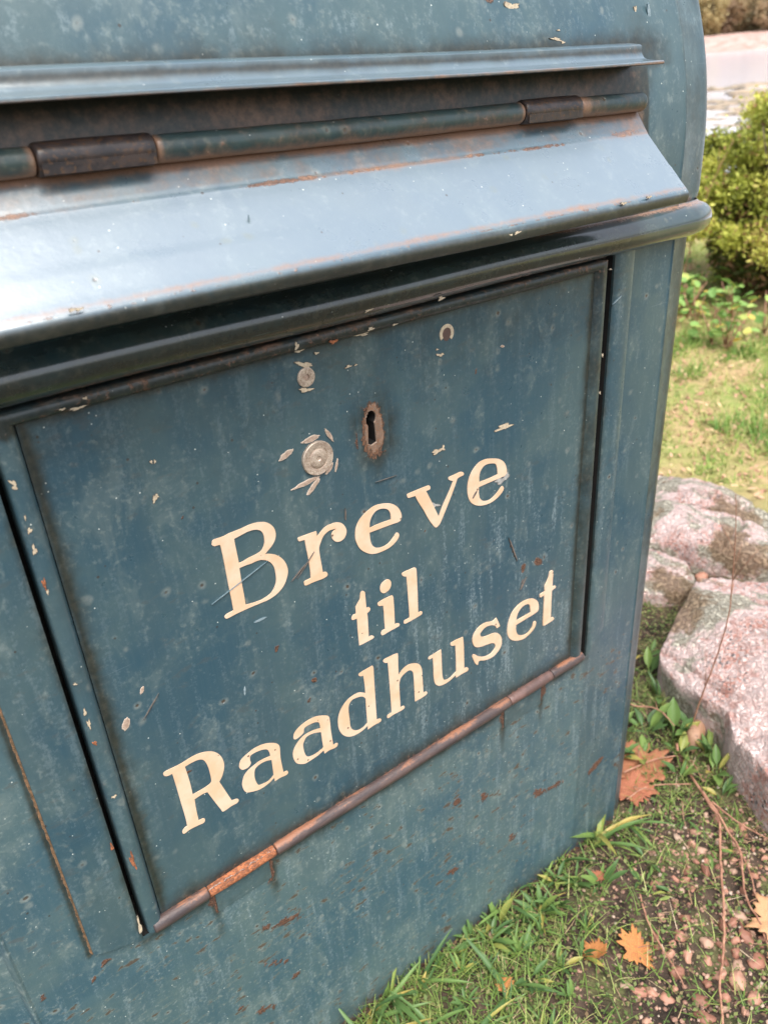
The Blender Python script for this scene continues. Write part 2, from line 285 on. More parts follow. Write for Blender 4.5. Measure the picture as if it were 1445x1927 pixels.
LETTERS=[
('B', ['87.1,530.3 87.9,531.7 89.8,531.9 94.2,531.7 98.8,532.2 105.5,532.3 112.7,532.7 117.6,531.9 122.1,530.1 125.6,526.3 126.8,521.7 125.9,517.6 123.5,514.4 120.1,512.0 118.0,510.5! 123.6,507.9 127.7,504.3 130.5,499.2 131.4,493.3 129.7,488.1 126.7,483.8 122.0,480.7 116.4,479.3 110.2,479.3 100.5,479.5 93.1,479.3 88.6,478.9 86.9,479.3 86.4,480.7 87.7,481.7 90.3,482.1 92.5,482.3! 92.5,489.2 92.3,498.5 92.2,509.9 92.1,519.6 91.9,524.7 91.6,527.7! 89.7,527.9 88.1,528.1 87.0,529.2', '100.5,527.9! 104.8,528.5 109.9,529.1 114.2,528.5 117.2,526.8 118.9,523.7 119.1,519.5 118.3,516.2 116.2,513.6 113.1,512.6 107.9,512.2 103.5,511.4 100.9,511.4! 100.7,517.4 100.5,523.4', '100.6,508.3! 104.4,508.4 108.8,508.1 111.7,508.3 115.3,507.7 119.4,505.1 122.2,500.8 123.0,495.8 122.8,490.4 121.3,486.3 118.1,482.9 112.8,481.3 106.8,481.4 100.6,482.4! 100.6,489.4 100.5,497.9']),
('r', ['141.0,511.1 141.6,512.2 144.3,512.1 149.1,512.0 154.2,511.7! 154.3,507.8! 156.8,509.5 160.3,511.7 164.5,512.4 169.4,511.9 173.4,509.7 175.6,505.7 175.8,502.4 173.9,499.2 170.4,498.1 167.2,499.3 165.0,502.3 164.9,505.1 166.4,506.9 168.9,507.7! 166.5,508.4 163.2,508.6 158.9,506.7 156.4,503.0 154.8,499.7 154.7,495.0 155.1,488.3 155.5,481.2! 157.6,480.9 158.7,479.4 158.1,477.6 154.6,477.1 148.0,477.5 142.3,477.6 141.3,479.3 141.9,480.7 144.4,481.0 146.4,481.1! 146.7,485.5 146.5,494.4 145.9,502.6 145.5,509.3! 143.2,509.5 141.5,509.8']),
('e', ['207.9,511.3 213.7,508.6 217.9,504.1 219.9,498.8 219.4,495.3 216.8,494.2 210.7,494.6 193.3,495.4! 193.4,490.4 194.5,485.8 197.7,482.2 202.6,480.7 207.7,481.4 212.5,484.6 214.7,486.5 216.4,486.0 216.9,483.8 214.8,480.9 209.5,478.3 203.3,477.6 196.3,478.3 190.6,481.0 185.2,486.4 182.5,493.0 182.3,498.4 184.0,504.0 188.2,508.5 194.2,511.5 200.2,512.8', '193.6,498.6! 202.0,498.8 211.1,498.2! 211.0,502.6 209.0,506.5 204.7,508.8 199.8,509.0 196.2,506.4 194.2,502.7']),
('v', ['225.5,510.3 226.1,511.6 230.2,511.8 236.5,511.8 243.8,511.7 245.4,510.1 244.8,508.6 241.6,508.5! 245.5,499.9 252.0,484.9! 256.1,492.3 261.9,500.6 266.0,507.5! 263.8,508.7 262.0,510.0 262.2,511.6 266.7,511.9 272.8,512.1 275.4,510.8 275.4,509.0 272.2,508.7 269.7,508.1! 265.2,499.4 259.3,489.3 253.4,480.0 251.1,478.0 248.9,477.7 246.3,480.8 242.7,486.9 238.8,495.0 234.0,504.1 232.3,508.2! 229.0,508.4 226.4,508.8']),
('e', ['302.9,512.5 310.7,509.4 315.6,504.6 317.5,498.7 316.7,495.5 313.3,494.7 299.9,494.7 289.8,494.6! 289.8,489.8 291.0,485.0 295.1,481.5 301.2,480.6 307.3,483.1 311.5,486.5 313.6,487.0 314.7,484.9 312.8,482.1 307.3,479.1 300.0,477.8 291.5,479.1 284.4,482.9 280.4,488.3 279.0,495.5 280.0,502.7 283.6,509.0 289.4,513.2 296.4,514.0', '290.2,498.3! 298.7,498.0 308.4,498.3! 307.7,503.8 305.9,507.5 301.1,509.3 295.8,509.7 291.9,507.2 290.2,503.0']),
('t', ['182.6,454.0 184.3,454.3 185.7,452.6 185.8,448.8 185.8,439.9! 187.9,439.5 189.0,437.9 188.1,436.2 186.1,435.5! 186.2,430.3 185.7,415.9! 188.3,415.6 190.1,413.9 189.1,412.7 185.0,412.5 178.0,412.6 177.5,413.8 177.4,419.9 177.4,427.3 177.6,435.2! 175.3,435.4 173.7,435.9 173.4,437.5 174.7,439.3 177.2,439.4! 177.4,444.7! 179.2,446.6 181.2,449.0 181.9,452.0']),
('i', ['195.3,438.4 196.1,439.4 199.5,440.1 203.5,440.1 207.6,439.9 208.7,438.4 208.8,435.7 208.8,426.8 208.5,415.3! 211.1,414.9 212.6,413.6 212.2,412.0 209.3,411.7 203.5,411.5 198.2,411.1 196.5,412.1 196.3,413.9 197.5,415.3 199.9,415.4! 199.9,423.1 200.0,430.0 199.8,435.2! 198.1,435.9 196.2,436.6', '201.5,454.0 204.6,454.4 207.0,452.7 207.8,449.7 206.8,446.8 204.4,445.0 201.6,444.7 199.2,446.4 198.3,449.2 199.1,452.2']),
('l', ['217.5,452.2 217.8,453.7 220.4,454.0 224.1,453.8 228.5,453.6 229.9,452.3 230.2,449.5 230.2,441.7 230.1,429.3 229.8,414.6! 231.6,415.0 233.5,414.0 233.1,412.1 230.3,411.6 223.7,411.2 217.8,411.2 216.5,412.7 217.2,414.2 219.6,414.3 221.8,414.5! 221.9,420.6 221.7,430.7 221.5,440.7 221.2,449.5! 219.2,450.4']),
('R', ['30.0,392.3 31.3,393.6 35.6,393.5 41.6,393.3 48.7,394.0 54.0,393.6 59.1,391.8 63.5,388.5 66.7,383.2 67.8,376.8 67.0,371.6 64.7,366.7 62.3,363.7! 64.6,355.0 67.8,342.7! 71.1,341.9 72.4,340.1 71.0,338.3 66.6,338.4 60.7,337.9 59.3,341.1 56.3,350.8 53.4,360.8! 49.8,361.4 44.5,360.8! 44.0,352.6 43.9,342.1! 47.1,341.6 47.9,339.9 46.6,338.0 42.8,338.5 37.3,339.0 33.1,338.3 32.3,340.5 33.9,342.3 36.1,343.0! 36.3,350.1 35.9,364.5 35.6,378.4 35.2,389.4! 32.6,389.5 30.7,390.5', '43.5,389.6! 47.9,389.9 52.3,389.4 55.5,387.1 57.2,381.6 57.7,374.4 57.6,368.7 56.7,366.4 53.3,365.4 48.7,365.2 44.1,365.1! 44.2,374.7 43.9,382.8']),
('a', ['77.4,368.0 79.4,371.4 84.1,373.5 90.1,374.8 96.9,373.9 102.5,371.1 106.1,367.9 107.2,364.3 106.6,355.6 106.7,348.3 107.0,341.3! 109.6,341.1 110.4,338.9 108.6,337.7 104.0,338.4 99.8,338.0! 99.7,341.3! 94.8,339.2 88.5,338.6 82.7,340.3 78.2,343.2 76.7,349.4 77.9,354.7 80.7,358.7 86.0,361.0 92.2,362.2 99.6,361.5! 99.4,364.6 98.1,368.2 94.4,370.2 89.5,371.1 86.0,370.5 85.2,367.5 85.4,364.4 83.2,362.3 79.4,362.6 77.4,365.1', '87.5,357.7 91.7,359.5 96.2,359.2 100.0,357.6! 99.9,352.9 99.6,343.9! 95.1,341.5 90.1,341.9 87.7,343.0 86.4,347.5 86.2,352.5']),
('a', ['118.2,365.5 119.6,369.4 124.4,372.4 130.9,373.7 137.3,373.1 143.5,370.2 147.0,367.2 147.5,362.3 147.4,353.8 147.9,340.0! 150.7,340.2 151.7,338.6 149.8,336.6 144.2,337.4 140.2,336.8! 139.8,340.2! 134.2,338.6 127.5,338.0 123.2,338.4 117.8,342.6 115.9,349.5 116.8,355.0 120.6,359.8 126.3,362.8 132.8,362.9 139.4,361.3! 139.3,364.9 138.2,367.4 134.6,369.0 129.3,369.3 127.0,368.3 126.1,365.3 122.8,363.8 119.5,363.5', '125.7,357.7 128.2,360.4 133.5,360.1 139.6,357.5! 139.6,351.3 139.8,343.1! 134.6,341.5 129.1,341.7 126.1,343.7 124.7,348.6 124.5,354.9']),
('d', ['186.7,390.2! 187.4,387.8 187.1,376.8 186.8,359.0 186.5,340.3! 189.7,339.2 190.5,337.4 189.0,336.2 183.7,336.4 178.0,335.7! 178.2,339.4! 173.4,337.7 167.8,337.4 161.7,339.1 156.8,343.9 154.1,350.6 153.8,357.4 155.0,363.2 158.2,368.5 163.6,372.6 169.8,373.8 174.3,373.0 178.8,369.8! 178.9,376.6 178.4,386.0! 176.3,386.4 174.6,388.2 175.5,389.6 180.5,390.0', '164.2,367.4 167.1,370.1 171.7,369.9 176.2,368.1 178.6,364.7! 178.3,355.7 178.2,342.4! 174.4,340.5 169.7,340.5 166.0,342.8 163.7,347.2 163.5,354.8 163.4,362.2']),
('h', ['196.3,388.5 197.0,390.1 200.8,390.1 208.4,389.4 209.5,387.5 209.1,379.3 208.9,369.6! 213.4,372.8 218.5,373.8 224.2,371.9 228.3,368.9 230.6,363.4 230.9,354.9 231.0,339.5! 233.4,339.7 234.7,338.5 234.1,336.6 229.2,336.0 222.7,336.1! 222.7,346.7 222.7,359.4 222.0,365.2 219.0,368.3 214.8,368.0 210.5,365.4 208.9,360.5! 208.7,350.5 208.7,338.5! 211.3,338.7 212.5,337.1 211.5,335.5 206.8,335.3 201.8,335.7 197.2,335.2 195.9,336.7 196.6,338.4 200.3,338.8! 200.4,351.1 200.3,371.9 200.1,385.7! 198.1,386.4']),
('u', ['237.3,369.0 238.5,370.6 243.2,370.8 249.9,371.4! 250.2,365.8 250.2,352.9 250.7,344.2 252.7,340.2 257.6,339.3 264.7,342.1! 264.8,354.3 264.5,367.9! 261.9,368.6 259.7,370.4 260.5,372.2 265.4,372.4 272.3,371.6! 273.0,363.0 273.1,349.9 273.2,340.0! 275.8,340.0 277.6,338.1 276.3,336.2 270.6,336.4 264.3,336.1! 264.2,339.0! 258.5,336.9 252.6,336.4 246.7,337.9 243.0,342.3 241.9,350.0 242.0,359.2 241.7,368.0! 239.3,367.9']),
('s', ['308.1,372.4! 310.3,367.5 312.3,362.3! 308.8,361.8! 307.2,364.8 302.9,367.8 296.7,369.1 292.0,367.2 290.4,364.8 292.5,361.4 298.7,359.6 306.1,358.3 311.5,354.6 314.3,348.4 313.8,341.9 309.5,337.3 303.1,335.3 295.6,336.7 289.3,339.3 287.7,336.1! 285.1,339.1 282.1,347.0 283.1,349.3! 285.2,347.7 289.3,343.6 295.6,340.3 302.0,339.8 306.8,342.6 307.1,346.3 304.1,349.6 297.7,351.2 289.3,353.1 284.2,356.7 282.2,362.9 283.8,368.6 289.5,372.6 296.7,373.2 304.0,371.0']),
('e', ['348.5,371.8 354.3,367.7 357.0,362.1 356.8,356.4 352.5,355.1 342.3,354.7 330.6,354.2! 330.7,348.8 333.1,343.2 338.3,339.6 345.1,338.6 350.2,342.0 351.7,346.2 354.0,346.5 354.7,344.2 352.6,339.9 346.4,336.5 339.5,335.5 331.6,337.8 324.8,342.6 321.1,349.8 321.4,358.2 324.3,366.3 329.6,371.3 338.4,373.7', '330.8,358.4! 338.8,358.3 347.8,358.3! 347.1,363.0 345.8,367.4 342.4,369.2 337.4,369.0 333.1,365.8 331.2,362.0']),
('t', ['369.3,388.7 372.1,389.1 373.4,386.9 373.2,381.4 373.1,372.4! 376.6,371.8 377.3,370.0 372.7,368.8! 372.7,357.6 372.9,340.0! 376.2,339.7 376.9,337.4 372.1,336.7 365.0,336.7 363.5,338.9 363.6,352.2 363.6,368.6! 359.4,368.2 358.2,369.7 359.3,371.6 364.2,371.7! 363.9,377.0 366.3,380.7 368.4,384.5'])]
FLAKES=[(159.2,615.6,6.7,-2.5,-0.6,-2,'c'), (158.1,601.4,5.5,-1.4,-0.2,-1.5,'c'), (187.9,607.7,2.5,0.2,0.3,-1,'c'), (193.2,607.4,1.3,0.3,0.3,-0.6,'c'), (257.7,598.4,3.9,-0.4,0.2,-1.2,'c'), (255.2,602.4,1.3,-0.3,-0,-0.7,'c'), (314.6,533.1,9.9,-0.1,1.1,-2.6,'c'), (252.5,534,5.5,0.4,0.9,-2,'c'), (257.7,534.6,1.8,-0.8,-0.7,-2.4,'c'), (61.2,567.6,1,-1.1,-1.9,-2,'c'), (62.3,568.8,1.4,-0.5,-0.3,-1.4,'c'), (63.4,587.8,0.8,-0.3,-0.2,-1.1,'c'), (65.3,587.4,0.7,-0.2,-0.2,-1.1,'c'), (140.5,567,4.9,2.1,0.9,-1.6,'b'), (157.9,571.5,6.4,0.7,0.6,-1.7,'b'), (170.4,570.4,2.5,-5,-1.3,-0.3,'b'), (151.4,545.7,9.8,1.2,0.5,-1.4,'b'), (155.7,541.4,5.6,4.7,1.1,-1.2,'b'), (168.1,549.2,3,2.9,1.2,-1.1,'b'), (173.5,549.8,1.3,4.1,0.7,-0.4,'b'), (312.5,492.4,8.3,0.2,1.4,-2.8,'g'), (316.7,495.2,3.5,0.8,1.3,-1.8,'g'), (249.1,495.1,5.1,-2.7,-0.4,-1.5,'g'), (242.1,496.5,2.7,-0.1,0.4,-1.3,'g'), (17.4,440.3,1.6,-2,-2.3,-3.8,'b'), (30.5,457.2,0.8,-0.9,-1.3,-2.1,'b'), (-2,462.9,0.9,-0.3,-0.3,-3.1,'c'), (-1.8,454.4,1.1,-0.4,-0.3,-3.6,'c'), (-2.3,600,1.6,-1.4,-0.7,-1,'c'), (-1.8,597.7,1.1,-0.4,-0.5,-2,'c'), (-1.4,574.6,1.3,-0.5,-0.5,-1.8,'c'), (-1.9,564.3,1.2,-0.1,-0.1,-3.4,'c'), (-1.6,581.5,0.5,-0.1,-0.2,-1.6,'c'), (-2.2,545,1,-0.2,-0.4,-3.5,'r'), (-1.9,540.2,0.7,-0.3,-0.4,-1.7,'c'), (-0.5,398.5,2,0.1,0.2,-1.3,'c'), (-2.4,482.5,1,-0.6,-0.2,-0.8,'c'), (-1.8,440.5,1.3,-0.8,-0.3,-1.4,'r'), (-1.2,344.6,1.5,-0.6,-0.2,-8.2,'r'), (-9.6,361.8,0.9,-0.3,-0.1,-3.5,'r'), (-8.5,287.4,1.2,-0.7,-0.6,-9.9,'c'), (38.3,629.6,1.5,0,0,-0.8,'c'), (33.7,625.9,4.8,0,0,-0.8,'c'), (27.1,627.2,1.9,0,0,-0.6,'c'), (153.3,628.3,1.6,-0.4,-0.3,-2.6,'c'), (156.5,624,4,0,0.1,-0.7,'c'), (167.5,620.3,2.1,-0.2,0.1,-0.8,'c'), (198.9,624.3,7.4,0,0.3,-1.3,'c'), (203,627.1,2.9,0,0.3,-1.3,'c'), (177,625.4,3.5,0,0.2,-1.2,'r'), (220.3,626,2.7,0,0.2,-0.6,'c'), (197.4,640.1,3.9,0.4,0.3,-1,'c'), (209.1,641.1,2.6,-0.5,-0.1,-0.9,'c'), (250.2,636.5,2.6,0.6,1,-1.6,'c'), (415.1,624.9,1.8,-0.3,0.1,-0.8,'c'), (414.5,579.7,1.2,-0.3,0.2,-1.6,'c'), (417.7,560.8,1.3,-0.3,0.2,-1.7,'c'), (417.7,531,1.3,-0.3,0.2,-1.6,'c'), (414.8,490.1,1.3,-0.4,0.1,-1.4,'c'), (429.3,599.6,2.5,-0.5,0.1,-1.2,'c'), (366.6,767.6,6.1,-1,-0.4,-1,'c'), (372,765.8,1.9,-0,0.1,-0.8,'c'), (333.6,785,7.3,-0.7,-0.7,-2.5,'c'), (371,760.6,4.6,0.6,0.4,-0.7,'c'), (340.3,760.6,2.3,-0.1,0,-0.8,'c'), (447,783.4,1.7,-0,0.4,-2.3,'c'), (33.1,678.4,2.1,0.1,0,-0.6,'c'), (30.4,678.7,1.6,0.2,0.1,-0.8,'c'), (276.3,672.9,3.1,0.3,0.4,-0.9,'c'), (271.3,672.4,1.7,-0.2,0,-0.6,'c'), (368,677,3.5,-0.1,0.4,-0.9,'c'), (393,677.7,3.2,-0,0.4,-0.8,'c'), (123.9,696.9,0.4,-0,0,-3.4,'w'), (50.3,258.5,3.8,-0.1,0.2,-1.2,'w'), (312.2,591.6,2,-0.4,0,-0.9,'b'), (108.6,467.8,4.4,0,0.2,-1,'w'), (90.3,422.5,0.7,-0.4,-0.6,-3.9,'w'), (144.2,492.1,7,6.8,0.3,-0.3,'x'), (99.2,498.9,19.5,6.5,0.1,-0.2,'y'), (176.2,515.1,0.5,-0.2,-0.4,-4.4,'x'), (138,488.6,5.8,4.2,0.3,-0.4,'x'), (285.7,490.2,2.3,2.5,0.6,-0.5,'x'), (209.5,528.7,8.2,-0.4,0.1,-0.2,'x'), (325.9,427.6,0.7,-0.1,5.1,-13,'x'), (337.5,391.6,0.8,-0.7,-3.4,-4.9,'x'), (32.7,443.7,5.8,6.2,0.2,-0.3,'x'), (426.7,600.8,4.9,2.4,0.6,-0.4,'y'), (369.6,772.4,1.9,-0,0,-0.5,'c'), (460.9,780.8,1.7,0.1,2.3,-6.5,'w')]
RUSTSPOTS=[(90.3,198.3,21.2,-7.7,0.6,-4.6), (73.1,206.9,5.6,0.1,1,-4), (77.8,159.3,15.1,-10.4,0,-3.3), (58.3,118,7.3,-1.6,0.9,-5.3), (66.3,113.4,2.4,-3.4,-1.6,-5.3), (90.8,130.3,7,0.8,1.3,-4.6), (41.8,137.8,3.8,-0.8,0.8,-5.1), (367.4,135.5,10.4,-4.8,2.1,-7.8), (331.7,101.2,5.6,0.5,3.4,-6.7), (294.3,182.4,5.2,-4.7,-1.4,-6.9), (355.4,404.5,5.7,-2.4,0.2,-5.1), (338.2,406.3,3.6,-2.1,-1.1,-5.4), (325.9,427.6,1.6,-0.2,6.4,-16.4), (337.5,390.6,1.8,-1.1,-1.1,-5.5), (200.3,550.1,12.2,-3.9,-0.4,-4.2), (201.4,577.7,7.9,-2.2,-0.3,-4), (191.4,559.9,3.1,-1,-0.8,-8.6), (40.1,264.9,2.1,-5.5,-3.5,-2), (85.2,258.4,2.4,-1.7,-1,-13.5), (316.6,263,3.2,-2,0.2,-13.5), (367.9,263.2,3.5,-2.8,-3.1,-10.2), (453.9,113.9,15.7,6.9,3.7,-5), (-57.3,307.3,2.7,-0.1,0.3,-3.3), (-71.9,275.1,4.4,2.7,0.6,-2.4), (-32.9,272.4,3.9,1,0.9,-4.7), (-43.4,264,2.5,0.6,0.7,-3.7), (486.6,91.9,3.9,-2.6,0.6,-5.1), (388.2,129.5,20.5,-3.3,2.2,-4.7), (262.7,198.7,6.4,-0.8,2.3,-6.2), (254.3,116.2,11.2,-2.1,1.8,-5.3), (116.1,442.1,1.9,-1.9,-1.8,-3), (139.3,403.5,1.9,-2.4,-2.2,-2.3), (133.2,388.6,2.4,2.6,1.3,-1.7), (39.9,384.2,9.5,-0.8,0.2,-1.3), (239.8,477.9,1.4,-0.6,-0.1,-1.2), (74.1,551.1,1.2,-0.4,-0.2,-1.2), (288,579.6,1.4,-0.5,-0.6,-2.4), (97,585.8,0.9,-0.3,-0.2,-0.9)]

# ------------------------------------------------------------------ object helpers
def mesh_from(name, v, f, mat=None, smooth=True, attrs=None):
    me = bpy.data.meshes.new(name); me.from_pydata([tuple(map(float, p)) for p in v], [], [tuple(map(int, p)) for p in f])
    if smooth: me.polygons.foreach_set('use_smooth', [True] * len(me.polygons))
    if attrs:
        for k, a in attrs.items():
            at = me.attributes.new(k, 'FLOAT', 'POINT'); at.data.foreach_set('value', np.asarray(a, dtype=np.float32))
    if mat: me.materials.append(mat)
    me.update(); return me
def quads_mesh(name, V, F, mat, attrs=None, smooth=True):
    """fast path for big arrays: V (n,3), F (m,k)"""
    me = bpy.data.meshes.new(name); V = np.asarray(V, np.float32); F = np.asarray(F, np.int32); k = F.shape[1]
    me.vertices.add(len(V)); me.vertices.foreach_set('co', V.ravel())
    me.loops.add(F.size); me.loops.foreach_set('vertex_index', F.ravel())
    me.polygons.add(len(F)); me.polygons.foreach_set('loop_start', np.arange(0, F.size, k, dtype=np.int32)); me.polygons.foreach_set('loop_total', np.full(len(F), k, np.int32))
    me.polygons.foreach_set('use_smooth', np.full(len(F), smooth))
    if attrs:
        for n_, a in attrs.items():
            at = me.attributes.new(n_, 'FLOAT', 'POINT'); at.data.foreach_set('value', np.asarray(a, np.float32))
    me.materials.append(mat); me.update(calc_edges=True); me.validate(); return me
def link(name, me, parent=None, loc=None, rot=None, scale=None):
    o = bpy.data.objects.new(name, me); COL.objects.link(o)
    if parent: o.parent = parent
    if loc is not None: o.location = loc
    if rot is not None: o.rotation_euler = rot
    if scale is not None: o.scale = scale if hasattr(scale, '__len__') else (scale,) * 3
    return o
def tag(o, label=None, cat=None, group=None, kind=None):
    if label: o['label'] = label
    if cat: o['category'] = cat
    if group: o['group'] = group
    if kind: o['kind'] = kind
    return o
def sm(a, b, t):
    q = np.clip((t - a) / (b - a), 0, 1); return q * q * (3 - 2 * q)
def spline(txt, n=5, sc=0.001):
    P = []; K = []
    for t in txt.split():
        k = t.endswith('!'); a, b = t.rstrip('!').split(','); P.append((float(a) * sc, float(b) * sc)); K.append(k)
    out = []; N = len(P)
    for i in range(N):
        p0, p1, p2, p3 = P[i - 1], P[i], P[(i + 1) % N], P[(i + 2) % N]
        if K[i]: p0 = p1
        if K[(i + 1) % N]: p3 = p2
        for j in range(n):
            t = j / n
            out.append(tuple(0.5 * (2 * p1[c] + (p2[c] - p0[c]) * t + (2 * p0[c] - 5 * p1[c] + 4 * p2[c] - p3[c]) * t * t + (-p0[c] + 3 * p1[c] - 3 * p2[c] + p3[c]) * t ** 3) for c in (0, 1)))
    return out
def plate(name, rings, yf, yb, mat, attrs=None):
    """flat shape in the x-z plane with holes, front at yf and side walls back to yb"""
    tris = tessellate_polygon([[Vector((a, b, 0)) for a, b in r] for r in rings])
    flat = [p for r in rings for p in r]; n = len(flat)
    v = [(a, yf, b) for a, b in flat] + [(a, yb, b) for a, b in flat]; f = []
    for t in tris:
        a, b, c = t
        ar = (flat[b][0] - flat[a][0]) * (flat[c][1] - flat[a][1]) - (flat[c][0] - flat[a][0]) * (flat[b][1] - flat[a][1])
        f.append((a, b, c) if ar > 0 else (a, c, b))       # seen from -y
    k = 0
    for r in rings:
        for i in range(len(r)):
            a, b = k + i, k + (i + 1) % len(r); f.append((a, b, b + n, a + n))
        k += len(r)
    me = mesh_from(name, v, f, mat, smooth=False)
    return me

RS = np.array([[a / 1000 for a in r] for r in RUSTSPOTS])
def wear(P, kind='body'):
    """vertex masks for wear, painted shade and sky light, from position on the letterbox (metres)"""
    x, y, z = P[:, 0], P[:, 1], P[:, 2]; n = len(P)
    rust = np.zeros(n); grime_shade = np.zeros(n); pale = np.zeros(n)
    for cx, cz, ax, az, bx, bz in RS:
        det = ax * bz - az * bx; dx, dz = x - cx, z - cz
        u = (dx * bz - dz * bx) / det; w = (ax * dz - az * dx) / det
        rr = np.sqrt(u * u + w * w); rust = np.maximum(rust, 0.80 * (1 - sm(0.35, 1.35, rr)))
    g = lambda c, w, v: np.exp(-((v - c) / w) ** 2)
    if kind == 'door':
        e = np.minimum.reduce([np.abs(x - 0.0085), np.abs(x - 0.4015)])
        grime_shade = np.maximum(grime_shade, 0.95 * np.exp(-e / 0.006)); grime_shade = np.maximum(grime_shade, 0.9 * np.exp(-np.abs(z - 0.625) / 0.007))
        grime_shade = np.maximum(grime_shade, 0.85 * np.exp(-np.abs(z - 0.284) / 0.012))
        grime_shade = np.maximum(grime_shade, 0.32 * sm(0.50, 0.63, z)); grime_shade = np.maximum(grime_shade, 1.0 * np.exp(-np.hypot((x - 0.204) / 0.019, (z - 0.561) / 0.029) ** 2)); rust = np.maximum(rust, 0.42 * np.exp(-np.hypot((x - 0.204) / 0.013, (z - 0.558) / 0.022) ** 2))
        pale = sm(0.54, 0.44, z) * (0.35 + 0.75 * sm(0.10, 0.28, x)); pale = np.maximum(pale, 0.3)
        rust = np.maximum(rust, 0.5 * np.exp(-np.abs(z - 0.283) / 0.004))
    elif kind == 'body':
        low = (z < 0.272)
        pale = np.where(low, 0.75, 0.35)
        rust = np.maximum(rust, 0.62 * np.exp(-np.maximum(z - 0.016 + 0.045 * (x - 0.126), 0) / 0.020)); grime_shade = np.maximum(grime_shade, 0.75 * np.exp(-np.maximum(z - 0.012 + 0.045 * (x - 0.126), 0) / 0.035))
        rust = np.maximum(rust, np.where(low, 0.16, 0.0))
        for hx in (0.0415, 0.0865, 0.3175, 0.3655):
            rust = np.maximum(rust, 0.75 * g(hx, 0.0018, x) * sm(0.235, 0.262, z) * (z < 0.275)); grime_shade = np.maximum(grime_shade, 0.8 * g(hx, 0.005, x) * sm(0.20, 0.26, z) * (z < 0.275))
        grime_shade = np.maximum(grime_shade, 0.7 * np.exp(-np.abs(z - 0.268) / 0.008) * (x > -0.01) * (x < 0.43))
        grime_shade = np.maximum(grime_shade, 0.85 * g(-0.0405, 0.0025, x) * (z > 0.283) * (z < 0.63)); rust = np.maximum(rust, 0.35 * g(-0.0395, 0.002, x) * (z > 0.283) * (z < 0.63))
        grime_shade = np.maximum(grime_shade, 0.55 * g(0.4945, 0.002, x))
        # drip shelf recess: dirt plus painted shade; darkened strip under the flap; stain line
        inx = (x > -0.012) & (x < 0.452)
        grime_shade = np.maximum(grime_shade, np.where(inx & (z > 0.7) & (z < 0.7505), 1.25, 0)); grime_shade = np.maximum(grime_shade, np.where((z < 0.70) & (z > 0.64) & (x < 0.46), 1.1, 0))
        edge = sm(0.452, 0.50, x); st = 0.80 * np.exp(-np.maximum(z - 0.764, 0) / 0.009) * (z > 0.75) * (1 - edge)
        grime_shade = np.maximum(grime_shade, st); grime_shade = np.maximum(grime_shade, 0.75 * np.exp(-np.hypot((x - 0.447) / 0.014, (z - 0.752) / 0.035) ** 2))
        pale = np.maximum(pale, 0.9 * np.exp(-np.abs(z - 0.778) / 0.006) * (z > 0.76))
        rust = np.maximum(rust, 0.55 * np.exp(-np.abs(z - 0.6575) / 0.003) * sm(0.33, 0.40, x))
        rust = np.maximum(rust, 0.7 * g(0.3165, 0.006, x) * g(0.7895, 0.004, z))
    elif kind == 'lid':
        rust = np.maximum(rust, 0.62 * np.exp(-np.maximum(0.7265 - z, 0) / 0.0028))
        cr = np.exp(-((z - 0.7108) / 0.0013) ** 2); bumps = 0.38 + 0.30 * np.sin(x * 41 + 1.0) + 0.16 * np.sin(x * 97)
        rust = np.maximum(rust, cr * np.clip(bumps, 0, 0.75)); rust = np.maximum(rust, 0.78 * g(0.413, 0.022, x) * g(0.7125, 0.0022, z))
        rust = np.maximum(rust, 0.5 * np.exp(-np.abs(z - 0.6768) / 0.0012)); grime_shade = np.maximum(grime_shade, 0.9 * sm(0.6772, 0.6745, z))  # darkens the rolled edge: its shade painted into the colour
        grime_shade = np.maximum(grime_shade, 0.40 * sm(0.712, 0.714, z)); pale = pale + 0.1
    elif kind == 'rod':
        grime_shade = np.full(n, 0.55); rust = 0.25 + 0.5 * g(0.3, 0.006, x) * 0
    elif kind == 'shelf':
        grime_shade = np.where(z < 0.7512, 0.9, 0.15) + 0.85 * np.exp(-((z - 0.7592) / 0.0020) ** 2); rust = 0.12 + 0 * x  # dark band on the upright face is painted shade
    elif kind == 'bead':
        grime_shade = np.where(z < 0.645, 0.45, 0.30) * sm(0.50, 0.40, x) + 0.18; grime_shade = grime_shade + 0.5 * np.exp(-np.abs(z - 0.656) / 0.002) * 0
        rust = 0.05 + 0.45 * np.exp(-np.abs(z - 0.6565) / 0.0015) * sm(0.33, 0.40, x)
    elif kind == 'frame':
        grime_shade = np.full(n, 0.22); grime_shade = np.where(z > 0.62, 0.8, grime_shade); grime_shade = np.where((x > 0.395) & (z < 0.62), 0.62, grime_shade); rust = np.full(n, 0.16); rust = np.where(z > 0.62, 0.34, rust); pale = pale + 0.3
    elif kind == 'strip':
        pale = pale + 0.45; rust = np.full(n, 0.05); grime_shade = 0.15 + 0.5 * np.exp(-np.abs(x + 0.0085) / 0.002) + 0.45 * np.exp(-np.abs(x - 0.4225) / 0.003)
    nick = np.zeros(n)
